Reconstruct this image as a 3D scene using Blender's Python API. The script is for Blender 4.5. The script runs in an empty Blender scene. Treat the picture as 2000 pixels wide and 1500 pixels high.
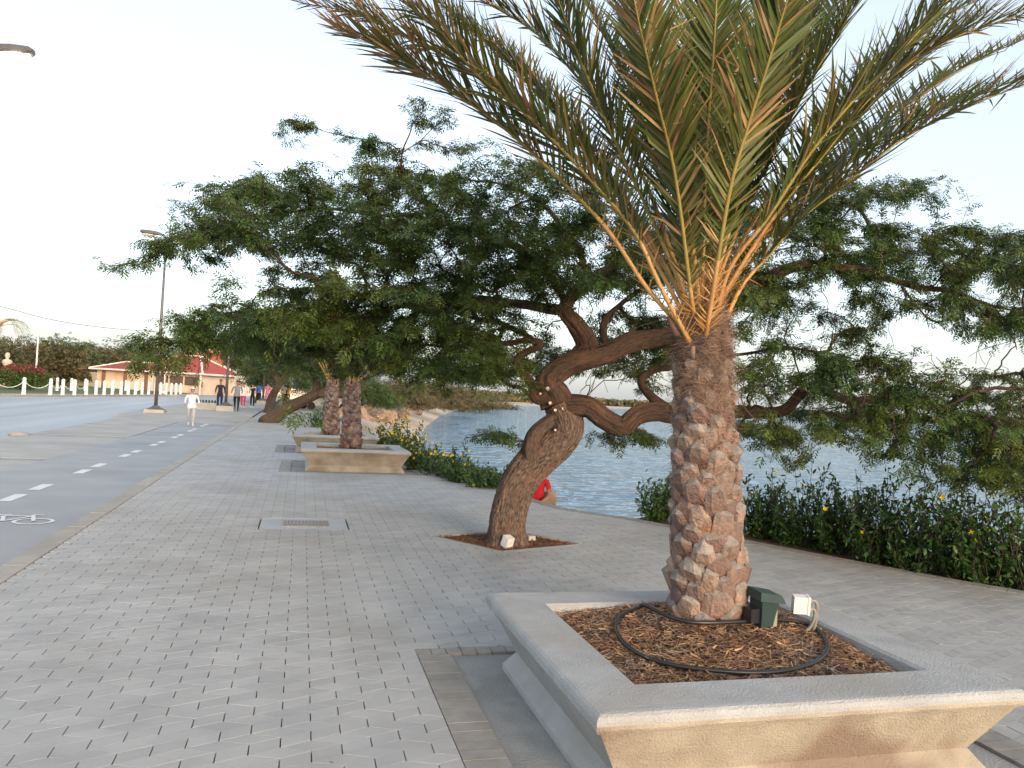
import bpy, bmesh, math, random
import numpy as np
from mathutils import Vector, Matrix, noise as mnoise

random.seed(7); rng = np.random.default_rng(7)
S = bpy.context.scene
COL = S.collection

# ------------------------------------------------------------------ camera
F = 1500.0; H = 1.8                       # focal length in px of the 2000 px wide photograph, eye height
def _axes():
    d = np.array([590.0-1000, 752.0-750, F]); d /= np.linalg.norm(d)     # the promenade runs along world +Y
    n = np.cross(d, np.array([1, 0.056, 0.0])); n /= np.linalg.norm(n)
    if n[1] > 0: n = -n
    return np.array([np.cross(d, n), d, n])
R = _axes()
C0 = np.array([0, 0, H])
def ray(px, py): return R @ np.array([px-1000.0, py-750.0, F])
def P(px, py, z=0.0):                     # the point of the level z seen at a pixel of the photograph
    r = ray(px, py); return C0 + r*((z-H)/r[2])
def Q(px, py, Z): return C0 + ray(px, py)*(Z/F)
FWD = R[:, 2]
cd = bpy.data.cameras.new('camera'); cam = bpy.data.objects.new('camera', cd); COL.objects.link(cam)
cd.sensor_width = 36; cd.lens = 36*F/2000; cd.clip_start = 0.05; cd.clip_end = 9000
M = Matrix.Identity(4)
for i in range(3):
    M[i][0] = R[i, 0]; M[i][1] = -R[i, 1]; M[i][2] = -R[i, 2]; M[i][3] = C0[i]
cam.matrix_world = M
S.camera = cam

# ------------------------------------------------------------------ sky, sun, exposure
SUN_EL = math.radians(11); SUN_AZ = math.radians(168)      # azimuth from +Y, clockwise: low, behind the camera, a little to the right
w = bpy.data.worlds.new('World'); S.world = w; w.use_nodes = True
nt = w.node_tree; nt.nodes.clear()
sky = nt.nodes.new('ShaderNodeTexSky'); sky.sky_type = 'NISHITA'; sky.sun_disc = False
sky.sun_elevation = SUN_EL; sky.sun_rotation = SUN_AZ
sky.air_density = 1.0; sky.dust_density = 3.0; sky.ozone_density = 1.5
hs = nt.nodes.new('ShaderNodeHueSaturation'); hs.inputs['Saturation'].default_value = 0.8
veil = nt.nodes.new('ShaderNodeMix'); veil.data_type = 'RGBA'; veil.inputs[0].default_value = 0.35   # thin high cloud
veil.inputs[7].default_value = (3.6, 3.75, 3.9, 1)
bg = nt.nodes.new('ShaderNodeBackground'); bg.inputs['Strength'].default_value = 0.12
wo = nt.nodes.new('ShaderNodeOutputWorld')
nt.links.new(sky.outputs[0], hs.inputs['Color']); nt.links.new(hs.outputs[0], veil.inputs[6])
nt.links.new(veil.outputs[2], bg.inputs[0]); nt.links.new(bg.outputs[0], wo.inputs[0])
sd = bpy.data.lights.new('sun', 'SUN'); sd.energy = 0.8; sd.angle = math.radians(24); sd.color = (1.0, 0.74, 0.52)
sun = bpy.data.objects.new('sun', sd); COL.objects.link(sun)
sdir = Vector((math.sin(SUN_AZ)*math.cos(SUN_EL), math.cos(SUN_AZ)*math.cos(SUN_EL), math.sin(SUN_EL)))
sun.rotation_euler = sdir.to_track_quat('Z', 'Y').to_euler()
S.view_settings.view_transform = 'Standard'; S.view_settings.look = 'None'
S.view_settings.exposure = 1.75; S.view_settings.gamma = 1.0; S.view_settings.use_curve_mapping = False

# ------------------------------------------------------------------ materials
def mat(name, c1, c2=None, scale=6.0, rough=0.8, bump=0.0, bscale=40.0, island=0.0, spec=0.3, detail=6.0,
        stretch=None, c3=None, s3=1.2, trans=None, emit=None, coord='pos', metal=0.0, lo=0.35, hi=0.65, c3r=(.5,.72), bd=.02, zramp=None):
    m = bpy.data.materials.new(name); m.use_nodes = True
    n = m.node_tree.nodes; l = m.node_tree.links; b = n['Principled BSDF']
    b.inputs['Roughness'].default_value = rough; b.inputs['Metallic'].default_value = metal
    b.inputs['Specular IOR Level'].default_value = spec
    if coord == 'uv':
        src = n.new('ShaderNodeTexCoord').outputs['UV']
    elif coord == 'obj':
        src = n.new('ShaderNodeTexCoord').outputs['Object']
    else:
        src = n.new('ShaderNodeNewGeometry').outputs['Position']
    if stretch:
        mp = n.new('ShaderNodeMapping'); mp.inputs['Scale'].default_value = stretch
        l.new(src, mp.inputs[0]); src = mp.outputs[0]
    def nz(sc, det=detail):
        t = n.new('ShaderNodeTexNoise'); t.inputs['Scale'].default_value = sc; t.inputs['Detail'].default_value = det
        l.new(src, t.inputs['Vector']); return t.outputs['Fac']
    def ramp(f, a, bb):
        r = n.new('ShaderNodeMapRange'); r.inputs[1].default_value = a; r.inputs[2].default_value = bb
        l.new(f, r.inputs[0]); return r.outputs[0]
    def mix(f, a, bb):
        x = n.new('ShaderNodeMix'); x.data_type = 'RGBA'; l.new(f, x.inputs[0])
        for s, i in ((a, 6), (bb, 7)):
            if isinstance(s, tuple): x.inputs[i].default_value = (*s, 1)
            else: l.new(s, x.inputs[i])
        return x.outputs[2]
    col = None
    if c2 is None: c2 = tuple(x*0.8 for x in c1)
    if scale: col = mix(ramp(nz(scale), lo, hi), c1, c2)
    if c3: col = mix(ramp(nz(s3, 3), *c3r), col, c3)
    if zramp:                                              # weathering that belongs to the piece: from its lower to its upper end
        sp = n.new('ShaderNodeSeparateXYZ'); l.new(src, sp.inputs[0]); col = mix(ramp(sp.outputs[2], zramp[0], zramp[1]), col, zramp[2])
    if island:
        g = n.new('ShaderNodeNewGeometry'); oi = n.new('ShaderNodeObjectInfo')
        ad = n.new('ShaderNodeMath'); ad.operation = 'ADD'
        l.new(g.outputs['Random Per Island'], ad.inputs[0]); l.new(oi.outputs['Random'], ad.inputs[1])
        fr = n.new('ShaderNodeMath'); fr.operation = 'FRACT'; l.new(ad.outputs[0], fr.inputs[0])
        hv = n.new('ShaderNodeHueSaturation')
        r = n.new('ShaderNodeMapRange'); r.inputs[3].default_value = 1-island; r.inputs[4].default_value = 1+island
        l.new(fr.outputs[0], r.inputs[0]); l.new(r.outputs[0], hv.inputs['Value'])
        r2 = n.new('ShaderNodeMapRange'); r2.inputs[3].default_value = 0.5-island*0.04; r2.inputs[4].default_value = 0.5+island*0.04
        l.new(fr.outputs[0], r2.inputs[0]); l.new(r2.outputs[0], hv.inputs['Hue'])
        l.new(col, hv.inputs['Color']); col = hv.outputs[0]
    l.new(col, b.inputs['Base Color'])
    if bump:
        bp = n.new('ShaderNodeBump'); bp.inputs['Strength'].default_value = bump; bp.inputs['Distance'].default_value = bd
        l.new(nz(bscale, 8), bp.inputs['Height']); l.new(bp.outputs[0], b.inputs['Normal'])
    if trans:
        tr = n.new('ShaderNodeBsdfTranslucent'); l.new(col, tr.inputs[0])
        ms = n.new('ShaderNodeMixShader'); ms.inputs[0].default_value = trans
        l.new(b.outputs[0], ms.inputs[1]); l.new(tr.outputs[0], ms.inputs[2])
        l.new(ms.outputs[0], n['Material Output'].inputs[0])
    if emit:
        b.inputs['Emission Color'].default_value = (*emit[0], 1); b.inputs['Emission Strength'].default_value = emit[1]
    return m

MT = dict(
 paver = mat('paver', (.41,.405,.395), (.345,.34,.335), 2.2, .6, .3, 160, island=.065, c3=(.31,.295,.27), s3=.5),
 joint = mat('joint_sand', (.19,.175,.15), (.12,.11,.095), 20, .95, .3, 120),
 edging = mat('edging_brick', (.30,.285,.26), (.24,.23,.21), 8, .8, .3, 140, island=.1),
 conc = mat('planter_concrete', (.40,.405,.405), (.33,.335,.335), 5, .8, .6, 90, c3=(.33,.315,.29), s3=1.5),
 concwarm = mat('planter_sunlit_front', (.39,.345,.275), (.32,.28,.22), 6, .8, .6, 80, c3=(.235,.175,.135), s3=1.3, c3r=(.48,.60)),  # planter concrete with warm low sunlight put into its colour, plus brown stains
 slab = mat('concrete_slab', (.40,.39,.365), (.34,.33,.315), 1.4, .75, .15, 60, c3=(.3,.29,.28), s3=.5),
 darkslab = mat('dark_concrete', (.30,.305,.30), (.205,.21,.21), 4, .8, .5, 60, c3=(.35,.345,.33), s3=2),  # darker mottled grey for planter beds and lay-by strips
 kerb = mat('kerb_concrete', (.40,.375,.33), (.33,.31,.28), 3, .8, .2, 90, island=.06),
 path = mat('bike_path', (.32,.325,.33), (.28,.285,.295), 1.1, .6, .12, 120, c3=(.23,.235,.25), s3=.35),
 road = mat('asphalt', (.30,.31,.335), (.18,.188,.208), .6, .38, .1, 120, stretch=(1,.06,1), spec=.5),
 white = mat('white_paint', (.78,.77,.74), (.68,.67,.65), 9, .7),
 roadpaint = mat('road_paint', (.72,.73,.74), (.6,.61,.62), 14, .7),
 soil = mat('soil', (.16,.095,.05), (.09,.055,.035), 8, .95, .8, 30),
 ground = mat('dry_ground', (.24,.19,.13), (.17,.14,.09), .3, .95, .3, 4),
 grass = mat('lawn', (.09,.13,.05), (.13,.13,.06), .8, .95, .5, 20),
 sand = mat('beach_sand', (.52,.42,.32), (.43,.35,.27), .6, .9, .2, 20),
 rock = mat('rock', (.42,.29,.20), (.25,.17,.115), 2.2, .9, 1.0, 3, c3=(.14,.10,.075), s3=1.8, bd=.25),
 bark = mat('bark', (.23,.165,.13), (.06,.04,.032), 9, .92, 1.0, 13, coord='uv', stretch=(8,1.5,1), c3=(.21,.115,.075), s3=1.4, bd=.06, detail=9),
 limbshade = mat('shaded_limb_bark', (.115,.07,.048), (.045,.029,.022), 8, .9, 1.0, 12, coord='uv', stretch=(7,1.4,1), c3=(.15,.075,.045), s3=2, bd=.045, detail=9),  # darker copy of the trunk bark: canopy shade painted into the limbs
 twig = mat('twig', (.075,.05,.038), (.045,.03,.025), 20, .9),
 darkbark = mat('dark_bark', (.11,.075,.05), (.055,.038,.028), 6, .9, 1.0, 12, coord='uv', stretch=(6,1,1)),
 leaf = mat('feather_leaf', (.052,.098,.020), (.092,.115,.022), 1.0, .5, 0, island=.4, trans=.16, c3=(.034,.078,.026), s3=.8),
 leafdry = mat('scrub_leaf', (.095,.105,.04), (.15,.11,.06), .25, .7, 0, island=.35, trans=.2),
 leafcoast = mat('coast_leaf', (.07,.12,.04), (.11,.135,.05), .25, .6, 0, island=.3, trans=.25),
 shrub = mat('shrub_leaf', (.042,.092,.024), (.065,.122,.03), 3, .4, 0, island=.4, trans=.18),
 flower = mat('yellow_petal', (.85,.62,.02), (.9,.7,.04), 5, .5, 0, trans=.3),
 magenta = mat('red_bract', (.30,.03,.05), (.22,.02,.06), 3, .7, 0, island=.4, trans=.2),
 stub = mat('leaf_base', (.30,.195,.15), (.12,.08,.065), 9, .85, 1.0, 45, island=.34, c3=(.27,.105,.06), s3=6, coord='obj', zramp=(.0,.15,(.24,.185,.155))),
 stubfar = mat('far_leaf_base', (.30,.195,.15), (.12,.08,.065), 9, .85, 1.0, 45, island=.4, c3=(.25,.11,.07), s3=5),
 stubcut = mat('leaf_base_cut', (.29,.25,.22), (.17,.145,.125), 20, .9, .6, 60, island=.15),
 core = mat('palm_core', (.06,.037,.025), (.035,.022,.016), 20, .95, .8, 50),
 fibre = mat('palm_fibre', (.22,.14,.10), (.13,.085,.065), 6, .9, 0, island=.55),
 rachis = mat('rachis', (.27,.20,.05), (.22,.18,.05), 4, .5),
 petiole = mat('petiole', (.46,.25,.08), (.40,.25,.10), 4, .5, .1, 60, c3=(.36,.17,.06), s3=3),
 frond = mat('palm_leaflet', (.080,.110,.022), (.125,.125,.030), 2.5, .42, 0, island=.35, trans=.25, c3=(.05,.085,.035), s3=1.1),
 fronddry = mat('dry_leaflet', (.33,.20,.085), (.23,.15,.07), 4, .6, 0, island=.3, trans=.2),
 mulch = mat('mulch_bed', (.10,.055,.03), (.06,.035,.02), 20, .95, .8, 40),
 chip = mat('mulch_chip', (.37,.205,.115), (.21,.125,.08), 8, .85, 0, island=.5, c3=(.22,.17,.13), s3=3),
 hose = mat('black_hose', (.012,.012,.014), (.02,.02,.022), 9, .35, spec=.5),
 flood = mat('green_housing', (.010,.030,.030), (.014,.036,.034), 9, .45, spec=.5),
 glass = mat('lamp_glass', (.30,.28,.22), (.26,.25,.2), 9, .15, spec=.6),
 plastic = mat('white_plastic', (.72,.71,.68), (.6,.59,.57), 12, .5),
 conduit = mat('grey_conduit', (.28,.26,.24), (.2,.19,.175), 12, .55),
 redpipe = mat('red_plastic', (.45,.035,.03), (.36,.03,.03), 10, .5),
 steel = mat('grey_steel', (.14,.135,.135), (.11,.105,.105), 4, .5, metal=.3),
 redroof = mat('red_roof', (.38,.075,.06), (.30,.06,.05), .4, .8, .25, 5, island=.05),
 orangeroof = mat('orange_roof', (.46,.13,.06), (.38,.105,.05), .4, .8, .25, 5),
 trim = mat('white_trim', (.72,.68,.62), (.62,.58,.53), 2, .8),
 peach = mat('peach_wall', (.66,.53,.42), (.60,.46,.35), .5, .85, .2, 8, c3=(.46,.29,.19), s3=.3),
 brown = mat('brown_pillar', (.22,.12,.08), (.18,.10,.07), 2, .85),
 grille = mat('dark_grille', (.13,.10,.085), (.10,.08,.07), 1, .8),
 cream = mat('cream_wall', (.66,.58,.47), (.58,.5,.4), .4, .85, .2, 6),
 statue = mat('pale_stone', (.58,.5,.42), (.5,.43,.36), 4, .85, .2, 20),
 skin = mat('skin', (.30,.17,.11), (.27,.15,.10), 8, .55), skinlight = mat('light_skin', (.48,.28,.20), (.44,.25,.18), 8, .55),
 hair = mat('dark_hair', (.02,.015,.012), (.03,.02,.016), 30, .5),
 shoe = mat('shoe', (.6,.6,.6), (.5,.5,.5), 9, .6), shoedark = mat('dark_shoe', (.02,.02,.022), (.03,.03,.03), 9, .6),
 lampon = mat('lit_lens', (.9,.85,.75), (.9,.85,.75), 1, .3, emit=((1,.86,.62), 14)),
 lampoff = mat('lamp_lens', (.5,.48,.42), (.45,.43,.38), 1, .3),
 carpaint = mat('silver_paint', (.55,.57,.58), (.5,.52,.53), 1, .3, spec=.6), carglass = mat('car_glass', (.03,.035,.04), (.03,.035,.04), 1, .1),
 rubber = mat('rubber', (.02,.02,.02), (.03,.03,.03), 9, .8),
)
def cloth(name, c): return mat(name, c, tuple(x*.85 for x in c), 9, .85)

# sea: small wind waves, the sky is in the gloss
ws = bpy.data.materials.new('sea_water'); ws.use_nodes = True
_n = ws.node_tree.nodes; _l = ws.node_tree.links; _b = _n['Principled BSDF']
_b.inputs['Base Color'].default_value = (.085, .20, .31, 1); _b.inputs['Roughness'].default_value = .06
_g = _n.new('ShaderNodeNewGeometry'); _m = _n.new('ShaderNodeMapping'); _m.inputs['Scale'].default_value = (.42, 1.0, 1)
_m.inputs['Rotation'].default_value = (0, 0, .35)
_l.new(_g.outputs['Position'], _m.inputs[0])
_t = _n.new('ShaderNodeTexNoise'); _t.inputs['Scale'].default_value = 1.5; _t.inputs['Detail'].default_value = 2.5; _t.inputs['Roughness'].default_value = .5
_t2 = _n.new('ShaderNodeTexNoise'); _t2.inputs['Scale'].default_value = .22; _t2.inputs['Detail'].default_value = 3
_l.new(_m.outputs[0], _t.inputs[0]); _l.new(_m.outputs[0], _t2.inputs[0])
_a = _n.new('ShaderNodeMath'); _a.operation = 'MULTIPLY_ADD'; _a.inputs[1].default_value = .8
_l.new(_t2.outputs[0], _a.inputs[0]); _l.new(_t.outputs[0], _a.inputs[2])
_bp = _n.new('ShaderNodeBump'); _bp.inputs['Strength'].default_value = .9; _bp.inputs['Distance'].default_value = .75
_l.new(_a.outputs[0], _bp.inputs['Height']); _l.new(_bp.outputs[0], _b.inputs['Normal'])
MT['sea'] = ws

# ------------------------------------------------------------------ mesh helpers
def link(name, me, mats, parent=None):
    o = bpy.data.objects.new(name, me); COL.objects.link(o)
    for m in (mats if isinstance(mats, (list, tuple)) else [mats]): me.materials.append(MT[m] if isinstance(m, str) else m)
    if parent: o.parent = parent
    return o
def tag(o, label=None, cat=None, group=None, kind=None):
    if label: o['label'] = label
    if cat: o['category'] = cat
    if group: o['group'] = group
    if kind: o['kind'] = kind
    return o
def empty(name, loc, label, cat, group=None, rz=0.0):
    o = bpy.data.objects.new(name, None); COL.objects.link(o); o.location = loc; o.rotation_euler = (0, 0, rz)
    o.empty_display_size = .1
    return tag(o, label, cat, group)
def place(o, parent, keep=True):           # parent while keeping the world coordinates the mesh was made in
    o.parent = parent; o.matrix_parent_inverse = Matrix.LocRotScale(parent.location, parent.rotation_euler, parent.scale).inverted()
    return o

class MB:
    def __init__(s): s.v = []; s.f = []; s.m = []; s.uv = None
    def add(s, vs, fs, m=0):
        b = len(s.v); s.v += [tuple(x) for x in vs]; s.f += [tuple(i+b for i in f) for f in fs]; s.m += [m]*len(fs)
    def box(s, c, d, rz=0, m=0, taper=1.0):
        x, y, z = d[0]/2, d[1]/2, d[2]/2; cs, sn = math.cos(rz), math.sin(rz); vs = []
        for k, (a, b, e) in enumerate([(-1,-1,-1),(1,-1,-1),(1,1,-1),(-1,1,-1),(-1,-1,1),(1,-1,1),(1,1,1),(-1,1,1)]):
            q = taper if e > 0 else 1
            X, Y = a*x*q, b*y*q; vs.append((c[0]+X*cs-Y*sn, c[1]+X*sn+Y*cs, c[2]+e*z))
        s.add(vs, [(0,3,2,1),(4,5,6,7),(0,1,5,4),(1,2,6,5),(2,3,7,6),(3,0,4,7)], m)
    def prism(s, poly, z0, z1, m=0, mtop=None):
        n = len(poly); zz0 = z0 if hasattr(z0, '__len__') else [z0]*n; zz1 = z1 if hasattr(z1, '__len__') else [z1]*n
        s.add([(p[0], p[1], a) for p, a in zip(poly, zz0)]+[(p[0], p[1], a) for p, a in zip(poly, zz1)], [tuple(range(n, 2*n))], m if mtop is None else mtop)
        b = len(s.v)-2*n
        for i in range(n):
            j = (i+1) % n; s.f.append((b+i, b+j, b+n+j, b+n+i)); s.m.append(m)
    def tube(s, pts, rad, sides=8, m=0, cap=True, uv=False, fl=None):
        pts = [np.array(p, float) for p in pts]; n = len(pts)
        if not hasattr(rad, '__len__'): rad = [rad]*n
        t0 = pts[1]-pts[0]; t0 /= np.linalg.norm(t0)+1e-9
        a = np.array([0, 0, 1.0]) if abs(t0[2]) < .9 else np.array([1.0, 0, 0])
        u = np.cross(t0, a); u /= np.linalg.norm(u); b0 = len(s.v); L = 0
        for i in range(n):
            t = (pts[min(i+1, n-1)]-pts[max(i-1, 0)]); t /= np.linalg.norm(t)+1e-9
            u = u-t*np.dot(u, t); u /= np.linalg.norm(u)+1e-9; vv = np.cross(t, u)
            if i: L += np.linalg.norm(pts[i]-pts[i-1])
            for k in range(sides):
                an = 2*math.pi*k/sides; r = rad[i] if fl is None else rad[i]*fl(an, L)
                s.v.append(tuple(pts[i]+(u*math.cos(an)+vv*math.sin(an))*r))
                if uv:
                    if s.uv is None: s.uv = {}
                    s.uv[len(s.v)-1] = (k/sides, L)
        for i in range(n-1):
            for k in range(sides):
                k2 = (k+1) % sides
                s.f.append((b0+i*sides+k, b0+i*sides+k2, b0+(i+1)*sides+k2, b0+(i+1)*sides+k)); s.m.append(m)
        if cap:
            s.f.append(tuple(b0+k for k in reversed(range(sides)))); s.m.append(m)
            s.f.append(tuple(b0+(n-1)*sides+k for k in range(sides))); s.m.append(m)
    def lathe(s, c, prof, sides=16, m=0):
        b0 = len(s.v)
        for r, z in prof:
            for k in range(sides):
                a = 2*math.pi*k/sides; s.v.append((c[0]+r*math.cos(a), c[1]+r*math.sin(a), c[2]+z))
        for i in range(len(prof)-1):
            for k in range(sides):
                k2 = (k+1) % sides; s.f.append((b0+i*sides+k, b0+i*sides+k2, b0+(i+1)*sides+k2, b0+(i+1)*sides+k)); s.m.append(m)
        s.f.append(tuple(b0+k for k in reversed(range(sides)))); s.m.append(m)
        s.f.append(tuple(b0+(len(prof)-1)*sides+k for k in range(sides))); s.m.append(m)
    def build(s, name, mats, parent=None, smooth=False, world=True):
        me = bpy.data.meshes.new(name); me.from_pydata(s.v, [], s.f); me.polygons.foreach_set('material_index', s.m)
        if s.uv:
            lay = me.uv_layers.new(name='UVMap'); li = np.zeros(len(me.loops), int); me.loops.foreach_get('vertex_index', li)
            arr = np.zeros((len(li), 2)); get = s.uv.get
            for k, i in enumerate(li): arr[k] = get(int(i), (0, 0))
            lay.data.foreach_set('uv', arr.ravel())
        if smooth: me.polygons.foreach_set('use_smooth', [True]*len(me.polygons))
        me.update(); o = link(name, me, mats)
        if parent is not None:
            if world: place(o, parent)
            else: o.parent = parent
        return o

def quads(name, V, mats, parent=None, mi=None):        # V: (N,4,3) array of separate quads, or (N,k,3)
    n, k = V.shape[:2]; me = bpy.data.meshes.new(name)
    me.vertices.add(n*k); me.vertices.foreach_set('co', V.reshape(-1).astype(np.float32))
    me.loops.add(n*k); me.loops.foreach_set('vertex_index', np.arange(n*k, dtype=np.int32))
    me.polygons.add(n); me.polygons.foreach_set('loop_start', np.arange(0, n*k, k, dtype=np.int32))
    if mi is not None: me.polygons.foreach_set('material_index', np.asarray(mi, np.int32))
    me.update(calc_edges=True); o = link(name, me, mats)
    if parent is not None: place(o, parent)
    return o
def strips(name, V, mats, parent=None, mi=None):       # V: (N, segs+1, 2, 3): ribbons that stay one island each
    n, s1 = V.shape[:2]; me = bpy.data.meshes.new(name); nv = s1*2
    me.vertices.add(n*nv); me.vertices.foreach_set('co', V.reshape(-1).astype(np.float32))
    base = (np.arange(n)*nv)[:, None, None]; k = np.arange(s1-1)[None, :, None]*2
    q = base+k+np.array([0, 1, 3, 2])[None, None, :]; q = q.reshape(-1).astype(np.int32); nf = n*(s1-1)
    me.loops.add(nf*4); me.loops.foreach_set('vertex_index', q)
    me.polygons.add(nf); me.polygons.foreach_set('loop_start', np.arange(0, nf*4, 4, dtype=np.int32))
    if mi is not None: me.polygons.foreach_set('material_index', np.repeat(np.asarray(mi, np.int32), s1-1))
    me.update(calc_edges=True); o = link(name, me, mats)
    if parent is not None: place(o, parent)
    return o
def nrm(a): return a/(np.linalg.norm(a, axis=-1, keepdims=True)+1e-9)
def catmull(pts, n):
    pts = [np.array(p, float) for p in pts]; pts = [2*pts[0]-pts[1]]+pts+[2*pts[-1]-pts[-2]]; out = []
    segs = len(pts)-3
    for q in range(n):
        t = q/(n-1)*segs; i = min(int(t), segs-1); t -= i; p0, p1, p2, p3 = pts[i:i+4]
        out.append(.5*((2*p1)+(-p0+p2)*t+(2*p0-5*p1+4*p2-p3)*t*t+(-p0+3*p1-3*p2+p3)*t**3))
    return out
def inpoly(pts, poly):
    x, y = pts[:, 0], pts[:, 1]; r = np.zeros(len(pts), bool); n = len(poly)
    for i in range(n):
        x0, y0 = poly[i]; x1, y1 = poly[(i+1) % n]
        if y0 == y1: continue
        r ^= ((y0 > y) != (y1 > y)) & (x < (x1-x0)*(y-y0)/(y1-y0)+x0)
    return r
def sample_poly(poly, n):
    a = np.array(poly, float); lo, hi = a.min(0), a.max(0); out = np.zeros((0, 2))
    while len(out) < n:
        p = lo+(hi-lo)*rng.random((n*3, 2)); out = np.vstack([out, p[inpoly(p, poly)]])
    return out[:n]
def polyarea(p):
    a = np.array(p, float); return abs(np.dot(a[:, 0], np.roll(a[:, 1], 1))-np.dot(a[:, 1], np.roll(a[:, 0], 1)))/2

# ------------------------------------------------------------------ the setting
WL = -1.1
def sheet(name, poly, z, m, kind='structure', thick=None):
    b = MB()
    if thick: b.prism(poly, z-thick, z)
    else: b.add([(p[0], p[1], z) for p in poly], [tuple(range(len(poly)))])
    return tag(b.build(name, m), kind=kind)
coast = [(14,-6),(11.6,3),(8.75,7.1),(7.55,8.7),(7.0,10.1),(5.9,11.9),(4.75,12.5),(4.2,15.4),(4.9,17.4),(4.3,19.5),(3.7,24),(3.6,32),(3.9,42),(4.3,52),
         (6.5,62),(11.5,92),(24,148),(50,236),(120,360),(290,470),(700,560),(2600,800)]
sheet('water', [(-50,-400),(6000,-400),(6000,6000),(-50,6000)], WL, 'sea')
sheet('ground', coast+[(2600,5000),(-5000,5000),(-5000,-300),(14,-300)], -.27, 'ground', thick=1.6)
# beach: a sloping strip of sand outside the coast line
b = MB(); inner = [(3.6,34),(3.9,42),(4.3,52),(6.5,62),(11.5,92),(24,148),(50,236),(120,360),(290,470)]
outer = [(4.6,31),(6.4,42),(8.4,53),(10.8,66),(16.6,93),(30.5,149),(60,236),(131,352),(300,455)]
for i in range(len(inner)):
    b.v += [(*inner[i], -.24), ((inner[i][0]*.45+outer[i][0]*.55), (inner[i][1]*.45+outer[i][1]*.55), -.72), (*outer[i], -1.16)]
for i in range(len(inner)-1):
    for k in range(2):
        b.f.append((i*3+k, i*3+k+1, i*3+k+4, i*3+k+3)); b.m.append(0)
tag(b.build('beach', 'sand', smooth=True), kind='structure')

sheet('road', [(-90,-40),(-7.8,-40),(-7.8,38),(-8.7,47),(-8.9,52),(-8.2,62),(-6.5,90),(-4,160),(-14,160),(-90,160)], -.13, 'road', thick=.1)
# bicycle path: it dips a little and climbs to a raised crossing
prof = [(-6,-.02),(10,-.02),(20,-.07),(27,-.12),(36,-.12),(41.5,.05),(75,.05),(120,.05)]
def pz(y): return float(np.interp(y, [p[0] for p in prof], [p[1] for p in prof]))
b = MB()
for i, (y, z) in enumerate(prof[:5]):
    b.v += [(-5.08, y, z), (-2.56, y, z)]
    if i: b.f.append((2*i-2, 2*i-1, 2*i+1, 2*i)); b.m.append(0)
tag(b.build('bicycle_path', 'path'), kind='structure')
b = MB(); b.add([(-7.6,36,-.12),(-2.45,36,-.12),(-2.35,41.5,.05),(-7.2,41.5,.05),(-2.35,120,.05),(-4,120,.05),(-7.2,60,.05)], [(0,1,2,3),(3,2,4,5,6)])
b.add([(-7.6,36,-.12),(-7.2,41.5,.05),(-7.2,60,.05),(-4,120,.05),(-7.9,36,-.126),(-8.6,42,-.126),(-8.8,60,-.126),(-5.2,120,-.126)], [(0,1,5,4),(1,2,6,5),(2,3,7,6)])
tag(b.build('raised_crossing', 'slab'), kind='structure')
# lay-by of concrete slabs between road and path, dark strips between the slabs
ybands = [P(40,896,-.1)[1], P(160,851,-.1)[1], P(235,829,-.1)[1]]
lay = MB(); lay.add([(-7.8,-20,-.115),(-5.085,-20,-.115),(-5.085,36,-.115),(-7.8,36,-.115)], [(0,1,2,3)])
layby = tag(lay.build('lay_by', 'darkslab'), kind='structure')
yb = [-8, 4, 11]+ybands+[36.3]
for i in range(len(yb)-1):
    y0, y1 = yb[i]+.22, yb[i+1]-.22
    q = MB(); q.prism([(-7.76,y0),(-5.10,y0),(-5.10,y1),(-7.76,y1)], -.13, -.108); q.build('concrete_slab', 'slab', layby)
# painted marks
dashes = []
mk = [12.06]
y = 12.06-3.6*2
pathpaint = None
while y < 34.5:
    for off in (0, 1.22):
        z0, z1 = pz(y+off)+.004, pz(y+off+.72)+.004
        q = MB(); q.add([(-3.955,y+off,z0),(-3.785,y+off,z0),(-3.785,y+off+.72,z1),(-3.955,y+off+.72,z1)], [(0,1,2,3)])
        dashes.append(q)
    y += 3.6
bp_o = bpy.data.objects['bicycle_path']
for q in dashes: q.build('lane_dash', 'roadpaint', bp_o)
def ring(b, cx, cy, r0, r1, z, a0=0, a1=360, n=28, sx=1.0):
    p = len(b.v)
    for i in range(n+1):
        a = math.radians(a0+(a1-a0)*i/n)
        for r in (r0, r1): b.v.append((cx+sx*r*math.cos(a), cy+r*math.sin(a), z))
    for i in range(n): b.f.append((p+2*i, p+2*i+1, p+2*i+3, p+2*i+2)); b.m.append(0)
def gline(b, a, c, wd, z):
    d = np.array([c[0]-a[0], c[1]-a[1]]); d /= np.linalg.norm(d); n = np.array([-d[1], d[0]])*wd/2
    b.add([(a[0]-n[0],a[1]-n[1],z),(c[0]-n[0],c[1]-n[1],z),(c[0]+n[0],c[1]+n[1],z),(a[0]+n[0],a[1]+n[1],z)], [(0,1,2,3)])
b = MB(); zz = -.016; bx, by = -3.33, 10.44
for cx in (bx-.31, bx+.31): ring(b, cx, by, .17, .215, zz, sx=1.05)
for a, c in (((bx-.31,by),(bx-.12,by+.36)),((bx-.12,by+.36),(bx+.2,by+.36)),((bx-.02,by),(bx+.2,by+.36)),((bx-.31,by),(bx-.02,by)),((bx-.02,by),(bx-.12,by+.36)),
             ((bx+.31,by),(bx+.18,by+.44)),((bx+.18,by+.44),(bx+.3,by+.44)),((bx-.2,by+.42),(bx-.05,by+.42))):
    gline(b, a, c, .045, zz); zz += .0006
b.build('bicycle_symbol', 'roadpaint', bp_o)

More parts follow.
